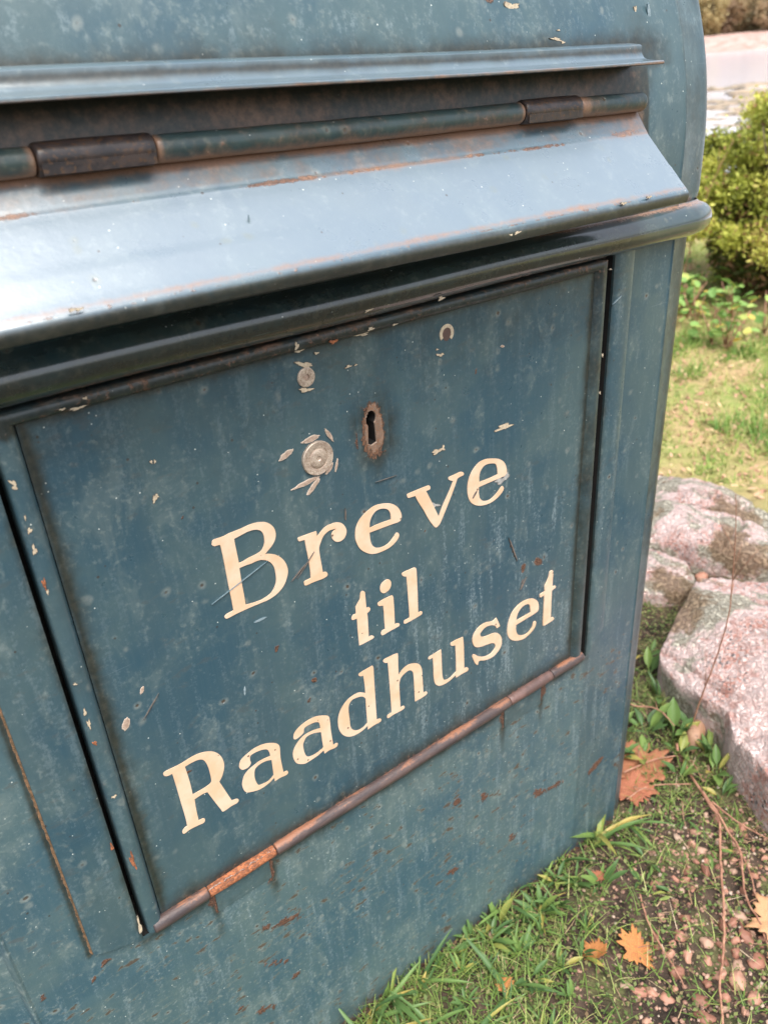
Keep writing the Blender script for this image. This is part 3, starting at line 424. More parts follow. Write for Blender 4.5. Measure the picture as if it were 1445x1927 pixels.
    if kind == 'body':
        nick = np.where(z < 0.272, 0.85, 0.0); nick = np.maximum(nick, 0.35 * (x < -0.01) * (z < 0.6)); cs = (x > 0.4952) & (z < 0.63)
        grime_shade = np.where(cs, np.maximum(grime_shade, 0.46 + 0.35 * sm(0.512, 0.530, x)), grime_shade); rust = np.where((x > 0.517) & (z < 0.63), np.maximum(rust, 0.30), rust); cu = (x > 0.4952) & (z >= 0.66); grime_shade = np.where(cu, np.maximum(grime_shade, 0.40), grime_shade)  # corner strip darkened: shading of the turned-away face painted, plus real edge rust
        grime_shade = np.maximum(grime_shade, 0.42 * (1 - sm(0.766, 0.7745, z)) * (z > 0.755) * (1 - 0.7 * sm(0.455, 0.49, x)))
    elif kind in ('strip', 'door'): nick = np.full(n, 0.25)
    elif kind == 'leafplate': grime_shade = np.full(n, 0.42); rust = np.full(n, 0.05); pale = np.full(n, 0.2)
    dust = np.zeros(n)
    if kind == 'lid':
        dust = 1.0 * sm(0.7165, 0.7245, z) + 0.6 * np.exp(-((z - 0.7112) / 0.0018) ** 2) * np.clip(0.6 + 0.6 * np.sin(x * 27 + 2), 0, 1); dust = np.maximum(dust, 0.55 * np.exp(-((z - 0.6785) / 0.0016) ** 2)); dust = np.maximum(dust, 0.30 * sm(0.711, 0.714, z)); dust = np.maximum(dust, 0.5 * g(0.425, 0.02, x) * sm(0.700, 0.715, z))
    elif kind == 'shelf': dust = 0.5 * np.exp(-((z - 0.7512) / 0.0010) ** 2) + 0.2 * g(0.425, 0.02, x)
    elif kind == 'bead': dust = 0.9 * np.exp(-np.abs(z - 0.6572) / 0.0016) * sm(0.30, 0.38, x) + 0.35 * np.exp(-np.abs(z - 0.636) / 0.002)
    elif kind == 'rod': dust = 0.75 * np.exp(-np.abs(z - 0.7245) / 0.0014) + 0.22 + 0.6 * np.maximum.reduce([g(c_, 0.003, x) for c_ in (0.0415, 0.093, 0.3225, 0.3722, 0.3745)])
    elif kind == 'body': dust = 0.8 * np.exp(-np.abs(z - 0.657) / 0.0018) * sm(0.30, 0.38, x) + 0.35 * (z > 0.70) * (z < 0.7505) * (x > -0.012) * (x < 0.445) + 0.7 * g(0.505, 0.012, x) * g(0.662, 0.006, z)
    elif kind == 'frame': dust = 0.4 * np.exp(-np.abs(z - 0.6310) / 0.001) + 0.05
    sky_tint = np.zeros(n)
    if kind == 'lid': sky_tint = 0.25 + 0.75 * sm(0.7125, 0.7095, z); sky_tint = sky_tint * sm(0.6755, 0.6790, z)  # painted sky light on the flap, fading out at the rolled edge
    if kind == 'shelf': sky_tint = 0.45 * sm(0.7575, 0.7555, z) + 0.3 * sm(0.7610, 0.7625, z)  # sky reflection painted on the ledge and cove
    return dict(rust=rust, grime_shade=grime_shade, pale=pale, nick=nick, sky_tint=sky_tint, dust=dust)
def painted(name, v, f, mat, kind, parent, smooth=True):
    P = np.asarray(v, float)
    return link(name, mesh_from(name, v, f, mat, smooth, wear(P, kind)), parent)
def autosmooth(o, ang=35):
    me = o.data; me.update()
    try: me.set_sharp_from_angle(angle=math.radians(ang))
    except Exception: pass
    return o
def extrude_x(prof, xs, name, mat, kind, parent, closed=True, caps=True, fn=None):
    """sweep a (y,z) profile along x at the stations xs"""
    v = []; f = []; n = len(prof)
    for x in xs:
        for (y, z) in prof:
            p = (x, y, z)
            if fn: p = fn(*p)
            v.append(p)
    for i in range(len(xs) - 1):
        for j in range(n if closed else n - 1):
            a = i * n + j; b = i * n + (j + 1) % n; f.append((a, b, b + n, a + n))
    if caps and closed:
        f.append(tuple(range(n))[::-1]); f.append(tuple(range((len(xs) - 1) * n, len(xs) * n)))
    return autosmooth(painted(name, v, f, mat, kind, parent))

# ------------------------------------------------------------------ the letterbox
root = link('letterbox', None); root.empty_display_size = 0.1
root.matrix_world = BOX
tag(root, 'old blue-green metal letterbox with rusty hinges and cream words Breve til Raadhuset', 'letterbox')

def ycurve(z):                       # the upper front leans back in a barrel curve
    t = max(z - 0.69, 0.0)
    return 0.28 - math.sqrt(max(0.28 ** 2 - t * t, 0.0)) if t < 0.28 else 0.28
XL, XR = -0.0795, 0.4945             # edges of the front plate
YS = 0.0035; RC = 0.020; X0, X1 = -0.0917, 0.5067; DEP = 0.45
def path():
    p = [(X0 - RC, DEP, 'e'), (X0 - RC, 0.30, 's'), (X0 - RC, 0.15, 's')]
    for i in range(13):
        a = math.pi + (math.pi / 2) * i / 12; p.append((X0 + RC * math.cos(a), YS + 0.0058 + RC + RC * math.sin(a), 'c'))
    p += [(XL - 0.007, YS + 0.0035, 'f'), (XL - 0.0014, YS + 0.0010, 'f'), (XL - 0.0004, 0.0, 'f'), (XL + 0.0008, -0.0009, 'f'), (XL + 0.0022, 0.0, 'f')]
    xs = sorted(set(list(np.round(np.arange(-0.076, 0.492, 0.0042), 5)) + [-0.0085, 0.4225, -0.0425, -0.0410, -0.0398, -0.0388, 0.0395, 0.0413, 0.0422, 0.0852, 0.0865, 0.0880, 0.3155, 0.3174, 0.3185, 0.3643, 0.3656, 0.3675]))
    p += [(x, 0.0, 'f') for x in xs]
    p += [(XR - 0.0022, 0.0, 'f'), (XR - 0.0008, -0.0009, 'f'), (XR + 0.0004, 0.0, 'f'), (XR + 0.0014, YS + 0.0010, 'f'), (XR + 0.007, YS + 0.0035, 'f')]
    for i in range(13):
        a = -math.pi / 2 + (math.pi / 2) * i / 12; p.append((X1 + RC * math.cos(a), YS + 0.0058 + RC + RC * math.sin(a), 'c'))
    p += [(X1 + RC, 0.15, 's'), (X1 + RC, 0.30, 's'), (X1 + RC, DEP, 'e')]
    return p
PTH = path()
zs = sorted(set(list(np.round(np.arange(-0.03, 0.80, 0.0042), 5)) + [0.2735, 0.634, 0.6555] + list(np.round(0.69 + 0.28 * np.sin(np.linspace(0.42, math.pi / 2, 14)), 5))))
v = []; f = []
for z in zs:
    yc = ycurve(z)
    dent = 0.0
    for (x, y, k) in PTH:
        w = 1.0 if k in 'fc' else 0.0
        yy = y + yc * w if k in 'fc' else max(y, yc)
        if k == 'f' and 0.0 < y + 1: yy += 0.0006 * math.sin(x * 9.1 + z * 7.3) * math.sin(z * 11 + 1.0) * (1 if z < 0.25 or z > 0.77 else 0)
        wz = 0.0045 + 0.0075 * min(max(z, 0), 0.64) / 0.64 + 0.0095 * float(sm(0.64, 0.665, z))
        if x > XR + 0.001: x += wz * min(1, (x - XR) / 0.012)
        elif x < XL - 0.001: x -= wz * min(1, (XL - x) / 0.012)
        v.append((x, yy, z))
NP = len(PTH)
for i in range(len(zs) - 1):
    zc = (zs[i] + zs[i + 1]) / 2
    for j in range(NP - 1):
        xa, xb = PTH[j][0], PTH[j + 1][0]
        if PTH[j][2] == 'f' and PTH[j + 1][2] == 'f' and xa >= -0.0086 and xb <= 0.4226 and 0.2735 <= zc <= 0.634: continue
        a = i * NP + j; f.append((a, a + 1, a + NP + 1, a + NP))
top = (len(zs) - 1) * NP; f.append(tuple(range(top, top + NP)))
bk = [i * NP for i in range(len(zs))] + [i * NP + NP - 1 for i in reversed(range(len(zs)))]; f.append(tuple(bk))
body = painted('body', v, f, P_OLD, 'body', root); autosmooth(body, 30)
# upper half is better kept than the scuffed lower body: a second material slot by height
body.data.materials.append(P_BODY)
for p in body.data.polygons:
    if p.center[2] > 0.60 or p.center[0] > 0.425: p.material_index = 1

def boxfaces(x0, x1, y0, y1, z0, z1):
    v = [(x0, y0, z0), (x1, y0, z0), (x1, y1, z0), (x0, y1, z0), (x0, y0, z1), (x1, y0, z1), (x1, y1, z1), (x0, y1, z1)]
    return v, [(0, 1, 5, 4), (1, 2, 6, 5), (2, 3, 7, 6), (3, 0, 4, 7), (4, 5, 6, 7), (0, 3, 2, 1)]
v, f = boxfaces(-0.0085, 0.4225, 0.0004, 0.035, 0.2735, 0.634)
link('door_recess', mesh_from('door_recess', v, [q for q in f if q != (0, 1, 5, 4)], M_BLACK, False), root)

# bead moulding that runs round the box
def bead_path(off):
    off0 = off; off = off + 0.005
    pts = [(X0 - RC - off, DEP), (X0 - RC - off, 0.15)]
    for i in range(11):
        a = math.pi + (math.pi / 2) * i / 10; pts.append((X0 + (RC + off) * math.cos(a), RC + (RC + off) * math.sin(a) + 0.005 * sm(0.6, 1.0, -math.sin(a))))
    pts += [(x, -off0 - 0.0) for x in np.linspace(X0 + 0.002, X1 - 0.002, 90)]
    for i in range(11):
        a = -math.pi / 2 + (math.pi / 2) * i / 10; pts.append((X1 + (RC + off) * math.cos(a), RC + (RC + off) * math.sin(a) + 0.005 * sm(0.6, 1.0, -math.sin(a))))
    pts += [(X1 + RC + off, 0.15), (X1 + RC + off, DEP)]
    return pts
prof = [(-0.0005, 0.6585), (0.0008, 0.6572)] + [(0.0122 * math.cos(a), 0.6452 + 0.0115 * math.sin(a)) for a in np.linspace(math.radians(78), math.radians(-90), 16)] + [(-0.0005, 0.6337)]
paths = [bead_path(o_) for o_, _ in prof]; nb = len(paths[0]); v = []; f = []
for k, (o_, z) in enumerate(prof): v += [(px, py, z + 0.0004 * math.sin(px * 25)) for px, py in paths[k]]
for k in range(len(prof) - 1):
    for j in range(nb - 1): f.append((k * nb + j, (k + 1) * nb + j, (k + 1) * nb + j + 1, k * nb + j + 1))
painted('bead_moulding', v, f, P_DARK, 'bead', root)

# raised cover strips beside the door
for name, x0, x1, zi, zo, inner in (('l', -0.0385, -0.0085, 0.2745, 0.2860, 'R'), ('r', 0.4225, 0.4450, 0.2740, 0.2970, 'L')):
    xs = np.linspace(x0, x1, 9); zz = np.linspace(0, 1, 110); v = []; f = []
    for t in zz:
        for x in xs:
            u = (x - x0) / (x1 - x0); zb = zo + (zi - zo) * u if inner == 'R' else zi + (zo - zi) * u
            e = 0.0 if 0.02 < u < 0.98 else 0.0004
            v.append((x, -0.0020 + e - 0.0010 * (1 - (2 * u - 1) ** 2), zb + (0.6338 - zb) * t))
    n = 9; m = len(v)
    for i in range(109):
        for j in range(8): a = i * n + j; f.append((a, a + 1, a + n + 1, a + n))
    rim = [j for j in range(n)] + [i * n + n - 1 for i in range(1, 110)] + [109 * n + j for j in range(n - 2, -1, -1)] + [i * n for i in range(108, 0, -1)]
    for r_ in rim: v.append((v[r_][0], 0.0003, v[r_][2]))
    for i in range(len(rim)): a, b = i, (i + 1) % len(rim); f.append((rim[a], m + a, m + b, rim[b]))
    o = painted('cover_strip', v, f, P_BODY, 'strip', root); autosmooth(o, 40)

# line of brown dirt and rust packed along the outer edge of the left strip
random.seed(8); v = []; f = []
for i in range(121):
    z = 0.2865 + 0.347 * i / 120; w = random.uniform(0.0005, 0.0012); v += [(-0.0385 - w - 0.0003, -0.0001, z), (-0.0388, -0.0009, z), (-0.0384, -0.0019, z)]
for i in range(120):
    for k in range(2): a = i * 3 + k; f.append((a, a + 1, a + 4, a + 3))
link('dirt_seam', mesh_from('dirt_seam', v, f, simple('packed_brown_dirt', (0.10, 0.065, 0.035), (0.22, 0.13, 0.07), 300, 0.8, 0.0004, c3=(0.30, 0.15, 0.07))), root)

# drip shelf over the flap
prof = [(0.0115, 0.7642), (0.0012, 0.7626), (0.0002, 0.7618), (0.0, 0.7590), (-0.0008, 0.7570), (-0.0024, 0.7550), (-0.0050, 0.7539), (-0.0110, 0.7530), (-0.0172, 0.7526), (-0.0180, 0.7520), (-0.0180, 0.7510), (-0.0172, 0.7505), (-0.0050, 0.7507), (0.0085, 0.7510)]
xs = np.linspace(-0.018, 0.436, 60)
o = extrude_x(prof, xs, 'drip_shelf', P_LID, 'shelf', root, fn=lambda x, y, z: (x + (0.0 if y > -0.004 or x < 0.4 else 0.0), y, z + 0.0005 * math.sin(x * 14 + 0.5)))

# flap: narrow back leaf, crease, broad sloping face, rolled lower edge
pts = [(0.0010, 0.7258), (-0.0030, 0.7203), (-0.0070, 0.7150), (-0.0098, 0.7113), (-0.0112, 0.7097), (-0.0170, 0.7040), (-0.0230, 0.6981), (-0.0290, 0.6922), (-0.0350, 0.6863), (-0.0400, 0.6813), (-0.0435, 0.6781), (-0.0455, 0.6760), (-0.0463, 0.6742), (-0.0462, 0.6725), (-0.0457, 0.6708), (-0.0450, 0.6693), (-0.0438, 0.6687),
       (-0.0428, 0.6693), (-0.0425, 0.6720), (-0.0420, 0.6750), (-0.0380, 0.6800), (-0.0200, 0.6978), (-0.0085, 0.7095), (0.0010, 0.7220)]
fine = []
for i in range(len(pts) - 1):
    k = 3 if i < 11 else 1
    for j in range(k): t = j / k; fine.append((pts[i][0] + (pts[i + 1][0] - pts[i][0]) * t, pts[i][1] + (pts[i + 1][1] - pts[i][1]) * t))
fine.append(pts[-1])
xs = list(np.linspace(-0.016, 0.432, 150)) + [0.4345, 0.4358, 0.4362]
def lidfn(x, y, z):
    e = 1.0 if x < 0.434 else (0.35 if x < 0.4359 else 0.0)
    if z < 0.7 and y < -0.03: z = z + 0.0006 * math.sin(x * 17)
    return (x, y - 0.0005 * math.sin(x * 8) * (1 if y < -0.01 else 0), z - (0.0003 if x > 0.4355 else 0))
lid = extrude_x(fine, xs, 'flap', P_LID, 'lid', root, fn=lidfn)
# underside and its two end webs
v, f = boxfaces(-0.010, 0.430, -0.0365, 0.0012, 0.6715, 0.6735)

# hinge rod of the flap with two sleeves
def tube(name, x0, x1, r, cy, cz, mat, kind, parent, seg=20, wob=0.0002, endround=True):
    xs = [x0, x0 + 0.0003, x0 + 0.0012] + list(np.linspace(x0 + 0.004, x1 - 0.004, max(4, int((x1 - x0) / 0.006)))) + [x1 - 0.0012, x1 - 0.0003, x1]
    v = []; f = []
    for i, x in enumerate(xs):
        rr = r * (0.80 if i in (0, len(xs) - 1) else 0.93 if i in (1, len(xs) - 2) else 1.0)
        rr += wob * math.sin(x * 130) * 0.5
        for k in range(seg):
            a = 2 * math.pi * k / seg; v.append((x, cy + rr * math.cos(a), cz + rr * math.sin(a) + wob * math.sin(x * 23)))
    for i in range(len(xs) - 1):
        for k in range(seg): a = i * seg + k; b = i * seg + (k + 1) % seg; f.append((a, b, b + seg, a + seg))
    f.append(tuple(range(seg))[::-1]); f.append(tuple(range((len(xs) - 1) * seg, len(xs) * seg)))
    return painted(name, v, f, mat, kind, parent)
P_ROD = paint_mat('hinge_rod_enamel', tint=(0.85, 0.82, 0.7), rough=0.33).m
for (a, b) in ((-0.018, 0.0412), (0.0932, 0.3222), (0.3725, 0.4368)):
    tube('hinge_rod', a, b, 0.0059, -0.0022, 0.7297, P_ROD, 'rod', root)
for (a, b) in ((0.0417, 0.0927), (0.3227, 0.3720)):
    s_ = tube('hinge_sleeve', a, b, 0.0068, -0.0022, 0.7300, M_HINGE, None, root)
    v, f = boxfaces(a + 0.001, b - 0.001, -0.0090, -0.0078, 0.7245, 0.7290)
    link('sleeve_lip', mesh_from('sleeve_lip', v, f, M_HINGE, False), s_)

# door: sheet, raised rolled frame, letters, fittings
KX0, KX1, KZ0, KZ1 = 0.1905, 0.2145, 0.5480, 0.5840
gx = sorted(set(list(np.round(np.linspace(0.0065, 0.4035, 190), 5)) + [KX0, KX1])); gz = sorted(set(list(np.round(np.linspace(0.277, 0.627, 168), 5)) + [KZ0, KZ1]))
v = []; f = []
for z in gz:
    for x in gx:
        yy = 0.0004 * math.sin(x * 11) * math.sin(z * 13)
        if z < 0.30 and x < 0.1: yy += 0.0
        v.append((x, yy, z))
n = len(gx)
for i in range(len(gz) - 1):
    for j in range(n - 1):
        if gx[j] >= KX0 and gx[j + 1] <= KX1 and gz[i] >= KZ0 and gz[i + 1] <= KZ1: continue
        a = i * n + j; f.append((a, a + 1, a + n + 1, a + n))
door = painted('door', v, f, P_BODY, 'door', root)
dy = lambda x, z: 0.0004 * math.sin(x * 11) * math.sin(z * 13)
# frame profile: distance in from the outer edge -> y
FP = [(0.0, 0.012), (0.0, -0.0012), (0.0006, -0.0026), (0.0022, -0.0036), (0.0050, -0.0038), (0.0078, -0.0034), (0.0092, -0.0022), (0.0100, -0.0006), (0.0108, 0.0008)]
def frame_pts(d, y):
    xl, xr, zt, zb = -0.0045 + d, 0.4142 - d * 1.12, 0.6318 - d * 0.72, 0.2760
    r = []
    r += [(xl, y, z) for z in np.linspace(zb, zt, 90)]
    r += [(x, y, zt) for x in np.linspace(xl, xr, 110)[1:]]
    r += [(xr, y, z) for z in np.linspace(zt, zb + 0.001, 90)[1:]]
    return r
v = []; f = []; nf = len(frame_pts(0, 0))
for d_, y_ in FP: v += frame_pts(d_, y_)
for k in range(len(FP) - 1):
    for j in range(nf - 1): f.append((k * nf + j, k * nf + j + 1, (k + 1) * nf + j + 1, (k + 1) * nf + j))
autosmooth(painted('door_frame', v, f, P_BODY, 'frame', door), 45)

for ch, rings in LETTERS:
    loops = [spline(r_, 5) for r_ in rings]
    if ch == 'i':
        me = plate('painted_letter', [loops[0]], -0.00055, 0.0006, M_LETTER)
        me2 = plate('painted_letter', [loops[1]], -0.00055, 0.0006, M_LETTER)
        o = link('painted_letter', me, door); o2 = link('letter_dot', me2, door)
    else:
        o = link('painted_letter', plate('painted_letter', loops, -0.00055, 0.0006, M_LETTER), door)

# keyhole: painted piece round it, scraped bare patch, pocket, pin
KH = [(0.2010 + 0.0044 * math.cos(a), 0.5722 + 0.0047 * math.sin(a)) for a in np.linspace(math.radians(-52), math.radians(232), 22)] + [(0.1986, 0.5672), (0.1981, 0.5600), (0.1977, 0.5558), (0.2005, 0.5542), (0.2046, 0.5554), (0.2044, 0.5600), (0.2042, 0.5665)]
random.seed(3)
rect = [(KX0, KZ0), (KX1, KZ0), (KX1, KZ1), (KX0, KZ1)]
me = plate('lock_plate_paint', [rect, KH], 0.0003, 0.001, P_BODY); LPV = np.array([v_.co[:] for v_ in me.vertices])
a_ = np.zeros(len(me.vertices)); 
for k_, val in wear(LPV, 'door').items():
    at = me.attributes.new(k_, 'FLOAT', 'POINT'); at.data.foreach_set('value', np.asarray(val, np.float32))
link('lock_plate', me, door)
patch = []
for i in range(56):
    a = 2 * math.pi * i / 56; cx, cz = 0.2026, 0.5650
    rx, rz = 0.0068, 0.0155
    if math.cos(a) < 0: rx = 0.0062
    k = 1 + random.uniform(-0.10, 0.12)
    patch.append((cx + rx * k * math.cos(a) * (1 - 0.12 * math.sin(a)), cz + rz * k * math.sin(a)))
M_ESC = simple('bare_steel_with_rust_fringe', (0.30, 0.20, 0.145), (0.22, 0.15, 0.11), 260, 0.5, 0.0004, metal=0.2, c3=(0.30, 0.13, 0.06))
fr = []
for i in range(90):
    a = 2 * math.pi * i / 90; k = (1.12 if math.sin(a) > -0.2 else 1.3) + random.uniform(-0.12, 0.16)
    fr.append((0.2023 + 0.0068 * k * math.cos(a), 0.5645 + 0.0148 * k * math.sin(a)))
link('rust_fringe', plate('rust_fringe', [fr, KH], 0.0000, 0.0004, simple('dull_brown_rust', (0.10, 0.055, 0.035), (0.20, 0.095, 0.05), 420, 0.8, 0.0005, c3=(0.05, 0.05, 0.045))), door)
link('keyhole_patch', plate('keyhole_patch', [patch, KH], -0.0002, 0.0004, M_ESC), door)
v = [(x, 0.0002, z) for x, z in KH] + [(x, 0.016, z) for x, z in KH]; n = len(KH)
f = [(i, (i + 1) % n, (i + 1) % n + n, i + n) for i in range(n)] + [tuple(range(n, 2 * n))]
link('keyhole', mesh_from('keyhole', v, f, M_BLACK, False), door)
rimw = []
v = [(x, -0.0003, z) for x, z in KH] + [(0.2010 + (x - 0.2010) * 0.975, 0.0010, 0.5640 + (z - 0.5640) * 0.985) for x, z in KH]
link('keyhole_rim', mesh_from('keyhole_rim', v, [(i, (i + 1) % n, (i + 1) % n + n, i + n) for i in range(n)], M_BARE, False), door)
def lathe_y(name, prof, cx, cz, mat, parent, seg=28, jag=0.0, tilt=0):
    """prof: (radius, y) pairs revolved about the y axis"""
    v = []; f = []
    for r_, y_ in prof:
        for k in range(seg):
            a = 2 * math.pi * k / seg; rr = r_ * (1 + jag * math.sin(k * 5.3)); v.append((cx + rr * math.cos(a), y_, cz + rr * math.sin(a)))
    for i in range(len(prof) - 1):
        for k in range(seg): a = i * seg + k; b = i * seg + (k + 1) % seg; f.append((a, b, b + seg, a + seg))
    f.append(tuple(range((len(prof) - 1) * seg, len(prof) * seg)))
    return autosmooth(link(name, mesh_from(name, v, f, mat), parent), 30)
lathe_y('lock_pin', [(0.0016, 0.014), (0.0016, 0.0045), (0.0012, 0.0040)], 0.2000, 0.5722, M_ZINC, door, 12)
lk = lathe_y('lock_disc', [(0.0106, 0.001), (0.0106, -0.0012), (0.0102, -0.0017), (0.0096, -0.0016), (0.0070, -0.0013), (0.0068, -0.0009), (0.0058, -0.0009), (0.0056, -0.0015), (0.0050, -0.0018), (0.0018, -0.0018), (0.0012, -0.0012)], 0.1608, 0.5587, M_ZINC, door, 40, 0.006)
scr = lathe_y('screw', [(0.0056, 0.0006), (0.0056, -0.0006), (0.0052, -0.0009), (0.0020, -0.0009), (0.0018, 0.0004)], 0.1592, 0.6084, M_ZINC, door, 30)
lathe_y('socket_floor', [(0.0019, 0.0003), (0.0010, 0.0001)], 0.1592, 0.6084, M_BARE, scr, 6)
# drilled hole with its broken ring of cream paint
ring = [(0.2634 + r_ * math.cos(a), 0.6107 + r_ * 1.02 * math.sin(a)) for r_, aa in ((0.0058, np.linspace(math.radians(-50), math.radians(215), 26)), (0.0036, np.linspace(math.radians(215), math.radians(-50), 26))) for a in aa]
link('paint_ring', plate('paint_ring', [ring], -0.00035, 0.0005, M_CREAM), door)
link('filled_hole', plate('filled_hole', [[(0.2634 + 0.0034 * math.cos(a), 0.6105 + 0.0046 * math.sin(a)) for a in np.linspace(0, 2 * math.pi, 20)[:-1]]], -0.0001, 0.0006, M_RUSTBROWN), door)

# flakes, chips and scrapes
KM = {'c': M_CREAM, 'b': M_BARE, 'g': M_GREYCHIP, 'r': M_RUST, 'w': M_WHITE, 'x': M_DARKSCR, 'y': M_WHITE}
def surf(x, z):
    if z > 0.76: return ycurve(z)
    if 0.66 < z < 0.679: return -0.0463
    if 0.679 <= z < 0.711: return -0.0455 + (z - 0.676) * 1.0
    if 0.634 < z <= 0.66: return -0.0108
    if 0.6245 < z <= 0.634: return -0.0037
    if z > 0.285 and (-0.0045 < x < 0.0045 or 0.405 < x < 0.4142): return -0.0036
    if z > 0.285 and (-0.04 < x < -0.008 or 0.4225 < x < 0.445): return -0.0022
    return 0.0
random.seed(11)
for (cx, cz, ax, az, bx, bz, k) in FLAKES:
    cx, cz, ax, az, bx, bz = [q / 1000 for q in (cx, cz, ax, az, bx, bz)]
    y0 = surf(cx, cz); N = 24; P = []; ph_ = random.uniform(0, 9)
    for i in range(N):
        a = 2 * math.pi * i / N; r_ = (0.78 + 0.24 * math.sin(a * 3 + ph_) + 0.16 * math.sin(a * 5 + ph_ * 2) + random.uniform(-0.12, 0.12)) if k in 'cgr' else random.uniform(0.8, 1.1)
        ca, sa = math.cos(a), math.sin(a)
        if k == 'b': sa *= (1 - abs(ca) ** 2.5 * 0.5)
        P.append((cx + r_ * (ca * ax + sa * bx), cz + r_ * (ca * az + sa * bz)))
    if k in 'xy': y0 -= 0.0005
    Q = [(cx + (x - cx) * 0.72, cz + (z - cz) * 0.72) for x, z in P]
    v = [(cx, y0 - 0.00045, cz)] + [(x, y0 - 0.00042, z) for x, z in P] + [(x, y0 + 0.0004, z) for x, z in P] + [(x, y0 - 0.00045, z) for x, z in Q]
    f = [(0, 1 + 2 * N + i, 1 + 2 * N + (i + 1) % N) for i in range(N)] + [(1 + i, 1 + N + i, 1 + N + (i + 1) % N, 1 + (i + 1) % N) for i in range(N)] + [(1 + 2 * N + i, 1 + i, 1 + (i + 1) % N, 1 + 2 * N + (i + 1) % N) for i in range(N)]
    rim_ = [0.0] + [1.0] * (2 * N) + [0.25] * N
    v = [(cx + (p[0] - cx), p[1], p[2]) for p in v]
    f = [tuple(reversed(q)) if len(q) == 3 else q for q in f]
    par = door if (y0 > -0.004 and cz < 0.63 and cz > 0.285 and cx > -0.0045) else root
    link('scratch' if k in 'bwxy' else 'paint_chip', mesh_from('paint_chip', v, f, KM[k], False, dict(rim=rim_)), par)

# bottom hinge: rod segments, rust-eaten knuckle with its torn lip, leaves on the body
def rustrod():
    q = NT('brown_rust_over_enamel'); n = q.noise(1.0, 5, 0.6, vec=q.map((30, 120, 120))); n3 = q.noise(420, 4, 0.6)
    x = q.n('ShaderNodeSeparateXYZ'); q.l(q.co, x.inputs[0]); up = q.math('ADD', x.outputs[2], q.math('MULTIPLY', q.math('SUBTRACT', n3, 0.5), 0.004))
    b = q.mix(q.ss(n, 0.35, 0.65), (0.052, 0.040, 0.041), (0.105, 0.070, 0.062))
    b = q.mix(q.math('MULTIPLY', q.math('ADD', q.ss(up, 0.2812, 0.2828), q.ss(up, 0.2752, 0.2735), clamp=True), q.ss(n, 0.46, 0.56, 0.10, 1)), b, (0.26, 0.115, 0.065))
    q.set(Base_Color=b, Roughness=0.48); q.bump(n3, 0.0004, 0.8); return q.m
P_RROD = rustrod()
for (a, b, m_, r_) in ((-0.0010, 0.0382, P_RROD, 0.0048), (0.0904, 0.3218, P_RROD, 0.0050), (0.3224, 0.3745, M_RUSTBROWN, 0.0049), (0.3751, 0.4165, P_RROD, 0.0047)):
    tube('hinge_rod', a, b, r_, -0.0014, 0.2782, m_, None, root, wob=0.0004)
kn = tube('hinge_knuckle', 0.0386, 0.0901, 0.0045, -0.0012, 0.2778, M_RUST, None, root, wob=0.0005)
random.seed(5); v = []; f = []; N = 30
for i in range(N + 1):
    x = 0.0380 + 0.051 * i / N; j1 = random.uniform(-0.0004, 0.0004); z0 = 0.2832 + j1
    v += [(x, -0.0042 + j1, z0 - 0.0010), (x, -0.0049 + j1, z0 - 0.0002), (x, -0.0046 + j1 * 2, z0 + 0.0001), (x, 0.0002, z0 + 0.0012)]
for i in range(N):
    for k in range(2): a = i * 4 + k; f.append((a, a + 4, a + 5, a + 1))
link('torn_lip', mesh_from('torn_lip', v, f, simple('chipped_lip_paint', (0.16, 0.12, 0.10), (0.34, 0.27, 0.23), 500, 0.6, 0.0003, c3=(0.08, 0.05, 0.045)), False), kn)
for (x0, x1, z0) in ((0.0425, 0.0848, 0.2528), (0.3188, 0.3640, 0.2508)):
    v, f = boxfaces(x0, x1, -0.0009, 0.0003, z0, 0.2735)
    o = painted('hinge_leaf', v, f, P_OLD, 'leafplate', root, smooth=False)
    bv = o.modifiers.new('bevel', 'BEVEL'); bv.width = 0.0003; bv.segments = 1

# ------------------------------------------------------------------ the ground, water and far shore
DX, DY = 0.85654, 0.51608                 # level direction towards the shore
def sfun(x, y): return (x - 0.507) * DX + y * DY
def lat(x, y): return -(x - 0.507) * DY + y * DX
def ground(x, y):
    s = sfun(x, y)
    return -0.07 * np.clip(x - 0.507, -1.2, 0) - 0.004 - 0.012 * sm(0, 1, s) - 2.2 * sm(3.9, 6.2, s) + 6 * sm(290, 350, s) + 25 * sm(350, 900, s)
def gnoise(x, y):
    s = sfun(x, y)
    n = 0.0030 * np.sin(x * 61 + 3 * np.sin(y * 37)) * np.sin(y * 53 + 2 * np.sin(x * 29)) + 0.002 * np.sin(x * 131 + y * 40) * np.sin(y * 117)
    return n + 0.02 * sm(1.2, 3, s) * np.sin(x * 3.1 + 1) * np.sin(y * 2.7) + 0.10 * sm(3.3, 6, s) * np.sin(x * 1.1) * np.sin(y * 1.3)
N = 420
t = np.linspace(-1, 1, N)
sx = 0.25 * np.sinh(9.3 * t)
X, Y = np.meshgrid(0.62 + sx, -0.02 + sx)
Z = ground(X, Y) + gnoise(X, Y)
V = np.stack([X.ravel(), Y.ravel(), Z.ravel()], 1)
i = np.arange(N - 1)[:, None] * N + np.arange(N - 1)[None, :]; i = i.ravel()
F = np.stack([i, i + 1, i + N + 1, i + N], 1)
tag(link('ground', quads_mesh('ground', V, F, M_SOIL)), kind='structure')
g = 3000
tag(link('water', mesh_from('water', [(-g, -g, -1.5), (g, -g, -1.5), (g, g, -1.5), (-g, g, -1.5)], [(0, 1, 2, 3)], M_WATER, False)), kind='structure')
def gz(x, y): return float(ground(np.float64(x), np.float64(y)) + gnoise(np.float64(x), np.float64(y)))

